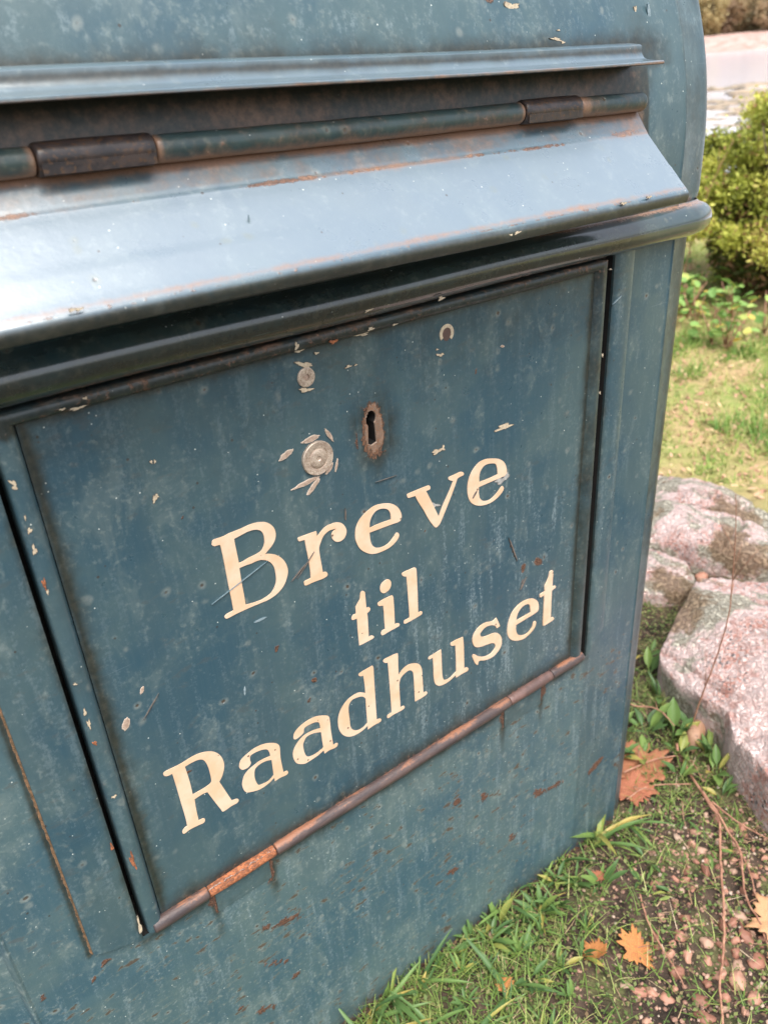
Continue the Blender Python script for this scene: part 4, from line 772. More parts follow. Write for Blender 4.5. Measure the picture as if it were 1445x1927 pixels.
# ------------------------------------------------------------------ blades and tiny leaves as stuff
def blades(name, P, L, Wd, lean, droop, mat, var, az=None, nseg=3, label=None, z0=None):
    n = len(P); az = RNG.uniform(0, 2 * np.pi, n) if az is None else az
    d = np.stack([np.cos(az), np.sin(az)], 1); side = np.stack([-d[:, 1], d[:, 0]], 1)
    base = np.column_stack([P, (ground(P[:, 0], P[:, 1]) + gnoise(P[:, 0], P[:, 1]) - 0.002) if z0 is None else z0])
    rows = []
    for k in range(nseg + 1):
        t = k / nseg; hz = L * (t * np.cos(lean) - droop * t * t * 0.5); hr = L * (t * np.sin(lean) + droop * t * t * 0.6)
        c = base + np.column_stack([d * hr[:, None], np.maximum(hz, -0.0)]) ; w = Wd * (1 - t ** 1.6) * 0.5 + 0.00008
        s3 = np.column_stack([side * w[:, None], np.zeros(n)]); rows += [c - s3, c + s3]
    V = np.stack(rows, 1).reshape(-1, 3); m = 2 * (nseg + 1); b = np.arange(n)[:, None] * m
    F = np.concatenate([b + np.array([[2 * k, 2 * k + 1, 2 * k + 3, 2 * k + 2]]) for k in range(nseg)], 0)
    return tag(link(name, quads_mesh(name, V, F, mat, dict(var=np.repeat(var, m)))), label, None, None, 'stuff')
def tinyleaves(name, P, size, mat, var, zoff, label):
    n = len(P); az = RNG.uniform(0, 2 * np.pi, n); tl = RNG.uniform(-0.2, 0.9, n)
    u = np.stack([np.cos(az) * np.cos(tl), np.sin(az) * np.cos(tl), np.sin(tl)], 1); w = np.stack([-np.sin(az), np.cos(az), RNG.uniform(-.3, .3, n)], 1)
    c = np.column_stack([P, ground(P[:, 0], P[:, 1]) + gnoise(P[:, 0], P[:, 1]) + zoff]); s_ = size[:, None]
    V = np.stack([c - u * s_ * 0.5, c + w * s_ * 0.32, c + u * s_ * 0.55, c - w * s_ * 0.32], 1).reshape(-1, 3)
    F = np.arange(n)[:, None] * 4 + np.arange(4)[None, :]
    return tag(link(name, quads_mesh(name, V, F, mat, dict(var=np.repeat(var, 4)), smooth=False)), label, None, None, 'stuff')
def fbm(x, y, sc, seed=0):
    return (np.sin(x * sc + 1.7 * np.sin(y * sc * .8 + seed)) * np.sin(y * sc * 1.1 + 1.3 * np.sin(x * sc * .7 + seed * 2)) + 0.5 * np.sin(x * sc * 2.3 + seed) * np.sin(y * sc * 2.6 + seed * 3)) / 1.5
def inbox(x, y): return (x > -0.135) & (x < 0.548) & (y > 0.0005) & (y < 0.46)
def scatter(n, x0, x1, y0, y1, dens):
    x = RNG.uniform(x0, x1, n); y = RNG.uniform(y0, y1, n); k = (RNG.uniform(0, 1, n) < dens(x, y)) & ~inbox(x, y); return np.stack([x[k], y[k]], 1)
def inrock(x, y): return (x > 0.66) & (y < 0.15 + (x - 0.66) * 0.3) & (y > 0.30 - 0.50 * (x - 0.25) * 2)
# turf density: thick along the foot of the letterbox and to the left, thinning into soil and gravel to the right
def dturf(x, y):
    a = sm(0.50, 0.30, x - y * 0.9) * 0.95 + 0.16
    a = np.maximum(a, 0.95 * sm(-0.05, 0.005, y) * sm(0.60, 0.50, x)); a = np.maximum(a, 0.55 * (x > 0.52) * (y > -0.05) * (y < 0.5))
    return np.clip(a * (0.72 + 0.5 * fbm(x, y, 38, 1)), 0.02, 1)
P = scatter(46000, -0.25, 0.72, -0.36, 0.30, dturf); n = len(P)
blades('short_grass', P, RNG.uniform(0.010, 0.034, n), RNG.uniform(0.0006, 0.0014, n), RNG.uniform(0.1, 1.0, n), RNG.uniform(0.1, 0.9, n), M_GRASS, np.clip(RNG.beta(1.6, 2.2, n), 0, 1), label='short sparse grass round the foot of the letterbox')
P = scatter(95000, -0.25, 0.95, -0.36, 0.40, lambda x, y: np.clip(0.25 + dturf(x, y), 0, 1) * (0.55 + 0.45 * (fbm(x, y, 60, 4) > -0.1))); n = len(P)
tinyleaves('moss_and_seedlings', P, RNG.uniform(0.0018, 0.0058, n), M_COVER, np.clip(RNG.beta(2, 2, n), 0, 1), RNG.uniform(0.0005, 0.0095, n), 'low moss and tiny seedlings on the dark soil')
P = scatter(1500, -0.2, 0.95, -0.36, 0.40, lambda x, y: 0.9 * np.ones_like(x)); n = len(P)
blades('dry_straw', P, RNG.uniform(0.010, 0.038, n), RNG.uniform(0.0005, 0.0011, n), RNG.uniform(1.2, 1.5, n), RNG.uniform(-0.1, 0.15, n), M_STRAW, RNG.uniform(0, 1, n), label='short dry straw bits lying on the soil')
# curled straw crumbs
P = scatter(6500, 0.1, 0.90, -0.36, 0.2, lambda x, y: 0.5 + 0.5 * fbm(x, y, 50, 2)); n = len(P)
tinyleaves('soil_crumbs', P, RNG.uniform(0.0012, 0.0034, n), M_GRAV, np.clip(RNG.beta(1.3, 2.0, n), 0, 1), RNG.uniform(0.0002, 0.0025, n), 'pale crumbs and husks scattered on the soil')

# meadow behind, out to the top of the bank
def wedge(n, r0, r1, a0=-24, a1=17, pw=1.0):
    a = np.radians(RNG.uniform(a0, a1, n)) + math.atan2(DY, DX); r = r0 + (r1 - r0) * RNG.uniform(0, 1, n) ** pw
    return np.stack([-0.045 + r * np.cos(a), -0.361 + r * np.sin(a)], 1)
P = wedge(110000, 1.55, 4.9); k = RNG.uniform(0, 1, len(P)) < np.clip(0.68 + 0.6 * fbm(P[:, 0] * .8 + P[:, 1], P[:, 1] * 1.2 - P[:, 0] * .7, 9, 2) + 0.45 * fbm(P[:, 0], P[:, 1], 27, 5), 0.05, 1); P = P[k & ~inbox(P[:, 0], P[:, 1])]; n = len(P)
lush = sm(0.1, 0.8, fbm(P[:, 0] * .8 + P[:, 1], P[:, 1] * 1.2 - P[:, 0] * .7, 9, 2) + 0.2 * RNG.normal(0, 1, n))
blades('meadow_grass', P, RNG.uniform(0.012, 0.035, n) * (0.8 + 1.0 * lush), RNG.uniform(0.0018, 0.004, n), RNG.uniform(0.1, 1.1, n), RNG.uniform(0.2, 0.9, n), M_MEADOW, np.clip(RNG.normal(0.50, 0.25, n) - 0.35 * lush, 0, 1), label='patchy yellow-green meadow grass behind the rocks')
P = wedge(9000, 1.5, 4.6); P = P[~inbox(P[:, 0], P[:, 1])]; n = len(P)
tinyleaves('leaf_litter', P, RNG.uniform(0.006, 0.022, n) * RNG.uniform(0.5, 1, n), M_LITTER, RNG.uniform(0, 1, n), RNG.uniform(0.002, 0.02, n), 'scattered brown and tan dead leaf bits in the meadow')

# ------------------------------------------------------------------ pebbles and gravel
def pebble_mesh(seed):
    rr = random.Random(seed); v = []; f = []; nu, nv = 11, 7; off = Vector((rr.uniform(0, 99), 0, 0)); fl = rr.uniform(0.5, 0.8); el = rr.uniform(0.7, 1.0)
    for i in range(nv + 1):
        th = math.pi * i / nv
        for j in range(nu):
            ph = 2 * math.pi * j / nu; d = Vector((math.sin(th) * math.cos(ph), math.sin(th) * math.sin(ph), math.cos(th)))
            k = 1 + 0.62 * mn.noise(d * 1.3 + off) + 0.12 * mn.noise(d * 3 + off); v.append((d.x * k, d.y * k * el, d.z * k * fl))
    for i in range(nv):
        for j in range(nu): a = i * nu + j; b = i * nu + (j + 1) % nu; f.append((a, a + nu, b + nu, b))
    return v, f
PEB = [mesh_from('pebble', *pebble_mesh(s_), M_PEB) for s_ in range(7)]
random.seed(21)
BIG = [(0.395, -0.178, .0080), (0.372, -0.158, .0058), (0.356, -0.139, .0062), (0.366, -0.146, .0055), (0.422, -0.146, .0068), (0.434, -0.130, .0062), (0.413, -0.115, .0060), (0.463, -0.105, .0045), (0.437, -0.106, .0055), (0.398, -0.150, .0068),
       (0.383, -0.190, .0078), (0.428, -0.176, .0072), (0.437, -0.187, .0090), (0.452, -0.180, .0065), (0.461, -0.172, .0062), (0.470, -0.166, .0060), (0.446, -0.168, .0066), (0.455, -0.160, .0050), (0.432, -0.160, .0060), (0.446, -0.150, .0068), (0.482, -0.170, .0070), (0.470, -0.190, .0100), (0.415, -0.190, .0062), (0.403, -0.196, .0050), (0.436, -0.206, .0070), (0.351, -0.128, .0048), (0.476, -0.148, .0058), (0.487, -0.153, .0050), (0.340, -0.160, .0050), (0.485, -0.088, .0052)]
pts_ = list(BIG)
tries = 0
while len(pts_) < 190 and tries < 16000:
    tries += 1
    x = random.uniform(0.33, 0.60); y = random.uniform(-0.26, -0.06); r_ = random.uniform(0.0026, 0.0060)
    w = sm(0.26, 0.60, np.float64((x - 0.30) * 1.4 - y * 1.5)); 
    if random.random() > w: continue
    if all((x - a) ** 2 + (y - b) ** 2 > (r_ + c) ** 2 * 0.9 for a, b, c in pts_): pts_.append((x, y, r_))
for k, (x, y, r_) in enumerate(pts_):
    o = link('pebble', PEB[k % 7], None, (x, y, gz(x, y) + r_ * random.uniform(-0.02, 0.28)), (random.uniform(-.3, .3), random.uniform(-.3, .3), random.uniform(0, 6.28)), (r_ * random.uniform(.75, 1.2), r_ * random.uniform(.65, 1.1), r_ * random.uniform(.6, 1.0)))
    tag(o, 'small rounded pink-brown pebble in the gravel at the lower right', 'pebble', 'pebbles on the bare soil')
# fine gravel between them
n = 7000; x = RNG.uniform(0.22, 0.72, n); y = RNG.uniform(-0.34, 0.02, n); w = sm(0.10, 0.55, (x - 0.30) * 1.4 - y * 1.5) * (0.6 + 0.6 * fbm(x, y, 45, 7)); k = RNG.uniform(0, 1, n) < w; x = x[k]; y = y[k]; n = len(x)
pv, pf = pebble_mesh(3); pv = np.array(pv)[::1]; VV = []; FF = []; va = []
sv_ = np.array([(math.cos(a) * s1, math.sin(a) * s1, z_) for z_, s1 in ((-0.5, 0.6), (0.1, 1.0), (0.55, 0.62)) for a in np.linspace(0, 2 * math.pi, 7)[:-1]])
for j in range(n):
    r_ = RNG.uniform(0.0010, 0.0027); q = sv_ * np.array([r_ * RNG.uniform(.8, 1.2), r_ * RNG.uniform(.7, 1.1), r_ * RNG.uniform(.5, .9)]); q = q * (1 + 0.15 * RNG.normal(0, 1, (18, 1))); VV.append(q + np.array([x[j], y[j], gz(x[j], y[j]) + r_ * 0.3])); va += [RNG.uniform(0, 1)] * 18
base = np.arange(n)[:, None] * 18; qs = []
for l_ in range(2):
    for i_ in range(6): a = l_ * 6 + i_; b = l_ * 6 + (i_ + 1) % 6; qs.append([a, b, b + 6, a + 6])
qs += [[12, 13, 14, 15], [12, 15, 16, 17]]
F = np.concatenate([base + np.array([q]) for q in qs], 0)
tag(link('gravel', quads_mesh('gravel', np.concatenate(VV, 0), F, M_GRAV, dict(var=np.array(va)))), 'fine pinkish gravel between the pebbles', None, None, 'stuff')

# ------------------------------------------------------------------ rocks
def rock(name, poly, H, label, p=4.0, seed=0, nr=70, na=150, rough=0.012, tilt=(0, 0), edge=0.5, group=None, mat=M_GRANITE):
    cx = sum(a for a, b in poly) / len(poly); cy = sum(b for a, b in poly) / len(poly)
    out = spline(' '.join('%.2f,%.2f' % (a * 1000, b * 1000) for a, b in poly), 12)
    m = len(out); z0 = gz(cx, cy); v = [(0, 0, 0)]; f = []
    rr_ = random.Random(seed * 7 + 1); planes = [(rr_.uniform(0.95, 1.3), rr_.uniform(-0.36, 0.36), rr_.uniform(-0.36, 0.36)) for _ in range(9)]
    v = []
    for j in range(nr + 1):
        t = (j / nr) ** 0.8
        for i in range(m):
            dx, dy = out[i][0] - cx, out[i][1] - cy
            hh = H * max(1 - t ** p, 0) ** edge * (1 + tilt[0] * dx * t + tilt[1] * dy * t)
            q = Vector((dx * t + seed * 3.1, dy * t, hh))
            d = rough * (mn.noise(q * 9) * 0.7 + abs(mn.noise(q * 23)) * 0.9 + abs(mn.noise(q * 55)) * 0.55 + mn.noise(q * 130) * 0.25)
            lat_ = 1 + d * 2.2 * t
            pl_ = min(H * c0 + gx_ * dx * t + gy_ * dy * t for c0, gx_, gy_ in planes); hh = min(hh, pl_) if j < nr else hh
            cr_ = abs(mn.noise(Vector((dx * t * 5 + seed, dy * t * 5, 1.7)))); hh += d * (0.9 - 0.4 * t) - 0.012 * max(0, 1 - cr_ / 0.035) * (j < nr)
            if j == nr: hh = -0.05
            v.append((dx * t * lat_, dy * t * lat_, hh))
    for j in range(nr):
        for i in range(m): a = j * m + i; b = j * m + (i + 1) % m; f.append((a, b, b + m, a + m))
    o = link(name, mesh_from(name, v, f, mat), None, (cx, cy, z0)); tag(o, label, 'rock', group); return o
rock('granite_boulder', [(0.722, 0.102), (0.690, 0.030), (0.682, -0.012), (0.655, -0.042), (0.634, -0.082), (0.612, -0.130), (0.61, -0.26), (0.78, -0.36), (1.02, -0.26), (1.12, -0.05), (1.09, 0.09), (1.015, 0.150), (0.965, 0.178), (0.91, 0.178), (0.86, 0.160), (0.79, 0.135)], 0.100, 'large pink granite boulder with lichen, nearest the letterbox at right', p=10, seed=1, rough=0.012, edge=0.4, nr=110)
rock('granite_slab', [(0.965, 0.335), (1.00, 0.27), (1.005, 0.235), (1.03, 0.19), (1.06, 0.14), (1.12, 0.10), (1.15, 0.16), (1.145, 0.22), (1.13, 0.29), (1.11, 0.35), (1.05, 0.42), (0.95, 0.43)], 0.062, 'middle granite slab with pale lichen, behind the large boulder', p=9, seed=4, rough=0.012, edge=0.4, mat=M_GRANITE2)
rock('granite_slab', [(1.06, 0.43), (1.13, 0.37), (1.155, 0.29), (1.17, 0.21), (1.20, 0.13), (1.28, 0.12), (1.25, 0.22), (1.24, 0.31), (1.25, 0.40), (1.26, 0.50), (1.20, 0.56), (1.06, 0.56)], 0.048, 'farthest low granite slab along the edge of the meadow', p=9, seed=8, rough=0.012, edge=0.4, mat=M_GRANITE2)
rock('flat_rock', [(0.86, 0.245), (0.90, 0.20), (0.94, 0.192), (0.985, 0.225), (0.985, 0.27), (0.97, 0.33), (0.90, 0.40), (0.82, 0.34)], 0.035, 'low lichen-covered rock beside the back corner of the letterbox', p=8, seed=12, nr=50, rough=0.011, mat=M_GRANITE2)
rock('stone', [(1.005, 0.250), (1.022, 0.228), (1.050, 0.212), (1.064, 0.228), (1.040, 0.252), (1.018, 0.264)], 0.030, 'small oblong pink stone lying between the boulder and the slab', p=2.4, seed=15, nr=16, rough=0.003)
for k, (x, y, r_) in enumerate([(0.995, 0.215, .012), (0.980, 0.205, .009), (0.998, 0.280, .010), (1.075, 0.175, .012)]):
    tag(link('pebble', PEB[k], None, (x, y, gz(x, y) + 0.006), (0.2, 0.1, k), r_), 'small stone in the soil between the granite rocks', 'pebble', 'stones between the rocks')

# ------------------------------------------------------------------ weeds with lance-shaped leaves
def leaf_mesh(kind):
    v = []; f = []; n = 9
    for i in range(n + 1):
        t = i / n
        if kind == 0: w = 0.078 * math.sin(math.pi * min(1, max(0, (t - 0.25) / 0.75)) ** 0.85) + 0.010
        elif kind == 1: w = 0.125 * math.sin(math.pi * min(1, max(0, (t - 0.32) / 0.68)) ** 0.9) + 0.012
        else: w = 0.034 * (1 - t) ** 0.6 * (1 + t) + 0.003
        if i == n: w = 0.001
        bend = -0.32 * t * t if kind != 2 else -0.55 * t * t
        z = 0.15 * t + bend
        wav = 0.012 * math.sin(t * 14 + kind)
        v += [(t, -w, z + w * 0.45 + wav), (t, -w * 0.5, z + w * 0.12), (t, 0, z - w * 0.10), (t, w * 0.5, z + w * 0.12), (t, w, z + w * 0.45 - wav)]
    for i in range(n):
        for k in range(4): a = i * 5 + k; f.append((a, a + 1, a + 6, a + 5))
    return mesh_from('leaf', v, f, M_WEED)
LEAFM = [leaf_mesh(0), leaf_mesh(1), leaf_mesh(2)]
def weed(x, y, n, L, kinds, label, group, name='leafy_weed', up=0.75, az=None, spread=6.28, mat=None):
    r_ = link(name, None, None, (x, y, gz(x, y))); r_.empty_display_size = 0.02; tag(r_, label, 'weed' if name != 'grass_tuft' else 'grass tuft', group)
    for i in range(n):
        a = (random.uniform(0, 6.28) if az is None else az + random.uniform(-spread / 2, spread / 2)); e = up + random.uniform(-0.45, 0.35)
        s_ = L * random.uniform(0.6, 1.1); k = random.choice(kinds)
        o = link('leaf', LEAFM[k], r_, (random.uniform(-.003, .003), random.uniform(-.003, .003), 0)); o.rotation_euler = (random.uniform(-.5, .5), -e, a); o.scale = (s_, s_ * random.uniform(.8, 1.25), s_)
    return r_
random.seed(33)
NEAR = 'small lance-leaved weed in the turf at the foot of the letterbox'
for (x, y, n, L) in [(0.300, -0.012, 7, .040), (0.318, -0.022, 6, .032), (0.282, -0.020, 6, .036), (0.268, -0.008, 5, .030), (0.345, -0.028, 8, .036), (0.362, -0.036, 6, .032), (0.330, -0.045, 6, .028), (0.296, -0.045, 7, .032), (0.262, -0.040, 6, .030), (0.240, -0.028, 5, .026), (0.222, -0.050, 5, .026), (0.286, -0.072, 6, .026), (0.318, -0.078, 5, .026), (0.252, -0.075, 5, .025), (0.400, -0.030, 6, .034), (0.385, -0.015, 5, .030), (0.420, -0.045, 5, .036), (0.200, -0.018, 5, .022), (0.340, -0.085, 5, .024), (0.366, -0.070, 5, .022), (0.300, -0.105, 5, .024), (0.262, -0.110, 5, .024), (0.228, -0.090, 5, .026)]:
    lab, grp = ((NEAR, 'lance-leaved weeds against the letterbox') if y > -0.032 else
                ('small lance-leaved weed in the turf at the bottom edge of the picture', 'lance-leaved weeds at the bottom edge') if (x < 0.275 or y < -0.1) else
                ('small lance-leaved weed between the letterbox foot and the yellow and red leaf', 'lance-leaved weeds beside the gravel'))
    weed(x, y, n + 4, L * 0.9, [0, 0, 0, 2], lab, grp, up=0.95)
for (x, y, n, L) in [(0.468, -0.098, 4, .028), (0.482, -0.060, 5, .030), (0.455, -0.070, 4, .026), (0.545, -0.092, 4, .024), (0.418, -0.150, 3, .018), (0.560, -0.050, 4, .024)]:
    weed(x, y, n, L, [0], 'low weed with a few narrow leaves on the bare soil', 'weeds on the bare soil', up=0.4)
for (x, y, n, L) in [(0.640, 0.060, 7, .055), (0.655, 0.030, 7, .050), (0.676, 0.020, 6, .048), (0.632, 0.010, 7, .040), (0.600, 0.035, 6, .036), (0.660, -0.012, 6, .042), (0.640, -0.035, 6, .040), (0.618, -0.060, 5, .034), (0.700, 0.085, 6, .050), (0.730, 0.125, 5, .045), (0.602, -0.012, 6, .032), (0.575, 0.055, 6, .034), (0.760, 0.150, 6, .040), (0.612, 0.080, 6, .042)]:
    back = y > 0.045
    weed(x, y, n, L, [0, 1, 1], 'bright green leafy weed in the gap behind the letterbox corner' if back else 'bright green leafy weed at the foot of the boulder, near the orange fallen leaf', 'weeds behind the corner' if back else 'weeds at the foot of the boulder', up=0.85)
# coarse grass at the corner of the letterbox
for k, (x, y, n, L, az, sp) in enumerate([(0.462, -0.006, 7, .085, 1.6, 5.0), (0.455, -0.012, 6, .075, -0.4, 2.2), (0.505, -0.012, 5, .060, -0.6, 3.0)]):
    weed(x, y, n, L, [2], ['tall coarse grass tuft leaning on the right foot of the letterbox', 'coarse grass tuft with blades arching right across the soil', 'smaller coarse grass tuft under the right corner of the letterbox'][k], None, 'grass_tuft', up=0.65, az=az, spread=sp)
for (x, y, n, L) in [(0.205, -0.008, 6, .05), (0.175, -0.004, 7, .055), (0.150, -0.006, 8, .055), (0.245, -0.004, 5, .04), (0.13, -0.03, 7, .05), (0.265, -0.065, 5, .06), (0.215, -0.075, 5, .045), (0.18, -0.05, 6, .045), (0.36, -0.008, 4, .05), (0.405, -0.004, 4, .055), (0.32, -0.004, 4, .045)]:
    weed(x, y, n, L, [2], 'thin grass tuft growing against the bottom edge of the letterbox', 'grass tufts along the letterbox', 'grass_tuft', up=0.95)

# ------------------------------------------------------------------ fallen leaves
def maple(name, x, y, size, rz, mat, label, curl=0.18, lobes=5, zo=0.004, seed=0, rx=0.0, ry=0.0):
    rr = random.Random(seed); N_ = 90; ring_ = []
    for i in range(N_):
        a = 2 * math.pi * i / N_ - math.pi / 2
        lob = abs(math.cos((a + math.pi / 2) * lobes / 2)); k = 0.60 + 0.26 * lob ** 1.1 + 0.08 * math.sin(a * 9 + seed * 5) + 0.09 * math.sin(a * 19 + seed) + 0.05 * math.sin(a * 2 + seed * 2) + 0.05 * rr.uniform(-1, 1)
        ring_.append((k * math.cos(a), k * math.sin(a)))
    v = []; f = []
    for j in range(1, 7):
        t = j / 6
        for (px, py) in ring_:
            qx, qy = px * t, py * t; zz = curl * (qx * qx * 0.9 + 0.4 * qy * qy * math.sin(seed + 1)) + 0.06 * mn.noise(Vector((qx * 4, qy * 4, seed))) + 0.03 * math.cos(math.atan2(qy, qx) * lobes) * t
            v.append((qx, qy, zz))
    v.append((0, 0, 0)); c = len(v) - 1
    for i in range(N_): f.append((c, i, (i + 1) % N_))
    for j in range(5):
        for i in range(N_): a = j * N_ + i; b = j * N_ + (i + 1) % N_; f.append((a, a + N_, b + N_, b))
    # underside, half a millimetre below, so the leaf has a thickness
    nv = len(v); th = 0.0004 / size; v += [(p[0], p[1], p[2] - th) for p in v]; f += [tuple(reversed([q + nv for q in t_])) for t_ in f]
    for i in range(N_): a, b = 5 * N_ + i, 5 * N_ + (i + 1) % N_; f.append((b, a, a + nv, b + nv))
    r_ = link(name, mesh_from(name, v, f, mat), None, (x, y, gz(x, y) + zo), (rx, ry, rz), size); tag(r_, label, 'leaf')
    vs = []
    me = bpy.data.meshes.new('leaf_stalk'); st = []
    for i in range(7):
        t = i / 6; st.append((0.02 * math.sin(t * 3), -0.05 - 0.8 * t, 0.02 + 0.05 * t))
    tubev, tubef = rope(st, 0.018, 5); link('leaf_stalk', mesh_from('leaf_stalk', tubev, tubef, M_STEM), r_)
    return r_
def rope(pts, r0, seg=6, r1=None):
    r1 = r0 if r1 is None else r1; v = []; f = []; n = len(pts); pts = [Vector(p) for p in pts]
    for i, p in enumerate(pts):
        d = (pts[min(i + 1, n - 1)] - pts[max(i - 1, 0)]).normalized(); a = d.cross(Vector((0.13, 0.2, 1))).normalized(); b = d.cross(a); r_ = r0 + (r1 - r0) * i / (n - 1)
        for k in range(seg): t = 2 * math.pi * k / seg; v.append(tuple(p + a * math.cos(t) * r_ + b * math.sin(t) * r_))
    for i in range(n - 1):
        for k in range(seg): a = i * seg + k; b = i * seg + (k + 1) % seg; f.append((a, b, b + seg, a + seg))
    f.append(tuple(range(seg))[::-1]); f.append(tuple(range((n - 1) * seg, n * seg))); return v, f
maple('fallen_leaf', 0.585, 0.032, 0.042, 2.2, M_LEAF_O, 'large orange-brown fallen leaf half hidden behind the letterbox corner', 0.32, seed=1, zo=0.008)
maple('fallen_leaf', 0.545, 0.012, 0.030, 0.7, M_LEAF_R, 'small dark red-brown fallen leaf at the right corner of the letterbox', 0.2, seed=2, zo=0.008)
maple('fallen_leaf', 0.387, -0.113, 0.022, 1.1, M_LEAF_Y, 'yellow and red fallen leaf standing in the weeds beside the gravel', 0.25, seed=3, zo=0.010, rx=0.45, ry=-0.3)
maple('fallen_leaf', 0.515, -0.184, 0.034, 0.4, M_LEAF_P, 'pale orange fallen leaf at the right edge above the gravel', 0.12, seed=4, zo=0.010)
maple('fallen_leaf', 0.478, -0.208, 0.016, 2.0, M_LEAF_P, 'small pale orange fallen leaf among the pebbles at lower right', 0.2, seed=5, zo=0.008)
maple('fallen_leaf', 0.352, -0.093, 0.014, 4.0, M_LEAF_Y, 'narrow yellowing leaf bent over beside the yellow and red leaf', 0.9, lobes=2, seed=6, zo=0.010, rx=0.6)
maple('fallen_leaf', 0.262, -0.060, 0.010, 3.0, M_LEAF_Y, 'small yellow leaf lying in the turf in front of the letterbox', 0.4, lobes=3, seed=7, zo=0.010)
maple('fallen_leaf', 0.420, -0.040, 0.009, 1.0, M_LEAF_R, 'tiny purple-brown leaf in the turf near the coarse grass', 0.4, lobes=2, seed=8, zo=0.008)
# curled dry leaf against the boulder
v = []; f = []
for i in range(13):
    t = i / 12; w = 0.010 * math.sin(math.pi * (0.08 + 0.88 * t)) + 0.001
    for k in range(9):
        a = -0.6 + 4.0 * k / 8; v.append(((t - 0.5) * 0.055, w * math.cos(a), w * math.sin(a) + 0.010 + 0.004 * math.sin(t * 5)))
for i in range(12):
    for k in range(8): a = i * 9 + k; f.append((a, a + 1, a + 10, a + 9))
o = link('curled_leaf', mesh_from('curled_leaf', v, f, M_LEAF_B), None, (0.676, 0.014, gz(0.676, 0.014) + 0.004), (0, -0.35, 0.35)); tag(o, 'curled brown dry leaf lying against the foot of the granite boulder', 'leaf')

# ------------------------------------------------------------------ stems and twigs
def stem(name, pts, r0, label, cat='twig', z=0.005, r1=None, side=True, world=False, group=None, mat=None):
    P = [Vector((p[0], p[1], (p[2] if world else gz(p[0], p[1]) + z))) for p in pts]
    out = []
    for i in range(len(P) - 1):
        p0, p1, p2, p3 = P[max(i - 1, 0)], P[i], P[i + 1], P[min(i + 2, len(P) - 1)]
        for j in range(5):
            t = j / 5; out.append(0.5 * (2 * p1 + (p2 - p0) * t + (2 * p0 - 5 * p1 + 4 * p2 - p3) * t * t + (-p0 + 3 * p1 - 3 * p2 + p3) * t ** 3) + Vector((random.uniform(-1, 1), random.uniform(-1, 1), random.uniform(-.5, .5))) * r0 * 0.35)
    out.append(P[-1]); o0 = out[0].copy(); v, f = rope([p - o0 for p in out], r0, 7, r1 or r0 * 0.6)
    r_ = link(name, mesh_from(name, v, f, mat or M_STEM), None, o0); tag(r_, label, cat, group)
    if side:
        for k in range(side if isinstance(side, int) and side > 1 else 3):
            q = out[random.randrange(4, len(out) - 2)] - o0; d = Vector((random.uniform(-1, 1), random.uniform(-1, 1), random.uniform(0, .35))) * random.uniform(0.008, 0.022)
            if world: d = Vector((random.uniform(-.5, .5), random.uniform(-.5, .5), random.uniform(.6, 1.2))) * random.uniform(0.03, 0.06)
            v, f = rope([q, q + d * 0.4 + Vector((0, 0, .001)), q + d * 0.75, q + d], r0 * 0.4, 5, r0 * 0.2); link('side_shoot', mesh_from('side_shoot', v, f, mat or M_STEM), r_)
    return r_
random.seed(44)
stem('dead_stem', [(0.640, 0.018), (0.625, 0.001), (0.587, -0.060), (0.577, -0.080), (0.541, -0.104), (0.499, -0.133), (0.453, -0.163), (0.418, -0.181), (0.385, -0.205), (0.35, -0.23)], 0.00165, 'long red-brown dead stem running down across the soil to the bottom edge', z=0.012)
stem('dead_stem', [(0.596, -0.045), (0.585, -0.070), (0.569, -0.096), (0.555, -0.118), (0.517, -0.148), (0.500, -0.172), (0.478, -0.198), (0.46, -0.22)], 0.0014, 'forked red-brown dead stem to the right of the longest one', z=0.012)
stem('dead_stem', [(0.590, -0.062), (0.590, -0.085), (0.592, -0.110), (0.596, -0.145)], 0.0011, 'thin dead stem branching off toward the boulder', z=0.014)
stem('dead_stem', [(0.569, -0.098), (0.557, -0.120), (0.538, -0.142), (0.519, -0.160)], 0.0009, 'short thin dead twig beside the forked stem', z=0.008)
stem('dead_stem', [(0.436, -0.080), (0.419, -0.101), (0.406, -0.126), (0.397, -0.146), (0.390, -0.164)], 0.0010, 'thin brown dead twig lying between the yellow-red leaf and the pebbles', z=0.008, side=2)
stem('dead_stem', [(0.525, 0.004), (0.562, 0.001), (0.600, -0.030)], 0.0010, 'thin pinkish dead stem lying level beside the letterbox corner', z=0.010, side=False)
stem('dead_stem', [(0.553, 0.030), (0.595, 0.020), (0.627, -0.005), (0.606, -0.040)], 0.0010, 'thin dead stem lying over the orange fallen leaf', z=0.016, side=False)
stem('dead_stem', [(0.660, 0.130), (0.640, 0.090), (0.655, 0.060), (0.650, 0.030)], 0.0012, 'reddish dead stem among the weeds at the side of the letterbox', z=0.03, side=4)
stem('tall_dry_stalk', [(0.674, 0.023, -0.005), (0.678, 0.016, 0.065), (0.681, 0.009, 0.121), (0.684, 0.004, 0.182), (0.684, 0.005, 0.219), (0.682, 0.008, 0.268), (0.680, 0.011, 0.307), (0.678, 0.016, 0.345)], 0.0011, 'tall thin upright dry stalk in front of the granite boulder', 'stalk', r1=0.0004, world=True, side=7)
stem('straw', [(0.575, -0.035), (0.560, -0.046), (0.548, -0.058)], 0.0009, 'pale straw piece lying on the soil near the fork of the dead stems', z=0.006, side=False, mat=M_STRAW)
stem('straw', [(0.470, -0.118), (0.482, -0.106), (0.492, -0.098)], 0.0008, 'pale straw piece lying on the soil right of the long stem', z=0.006, side=False, mat=M_STRAW)

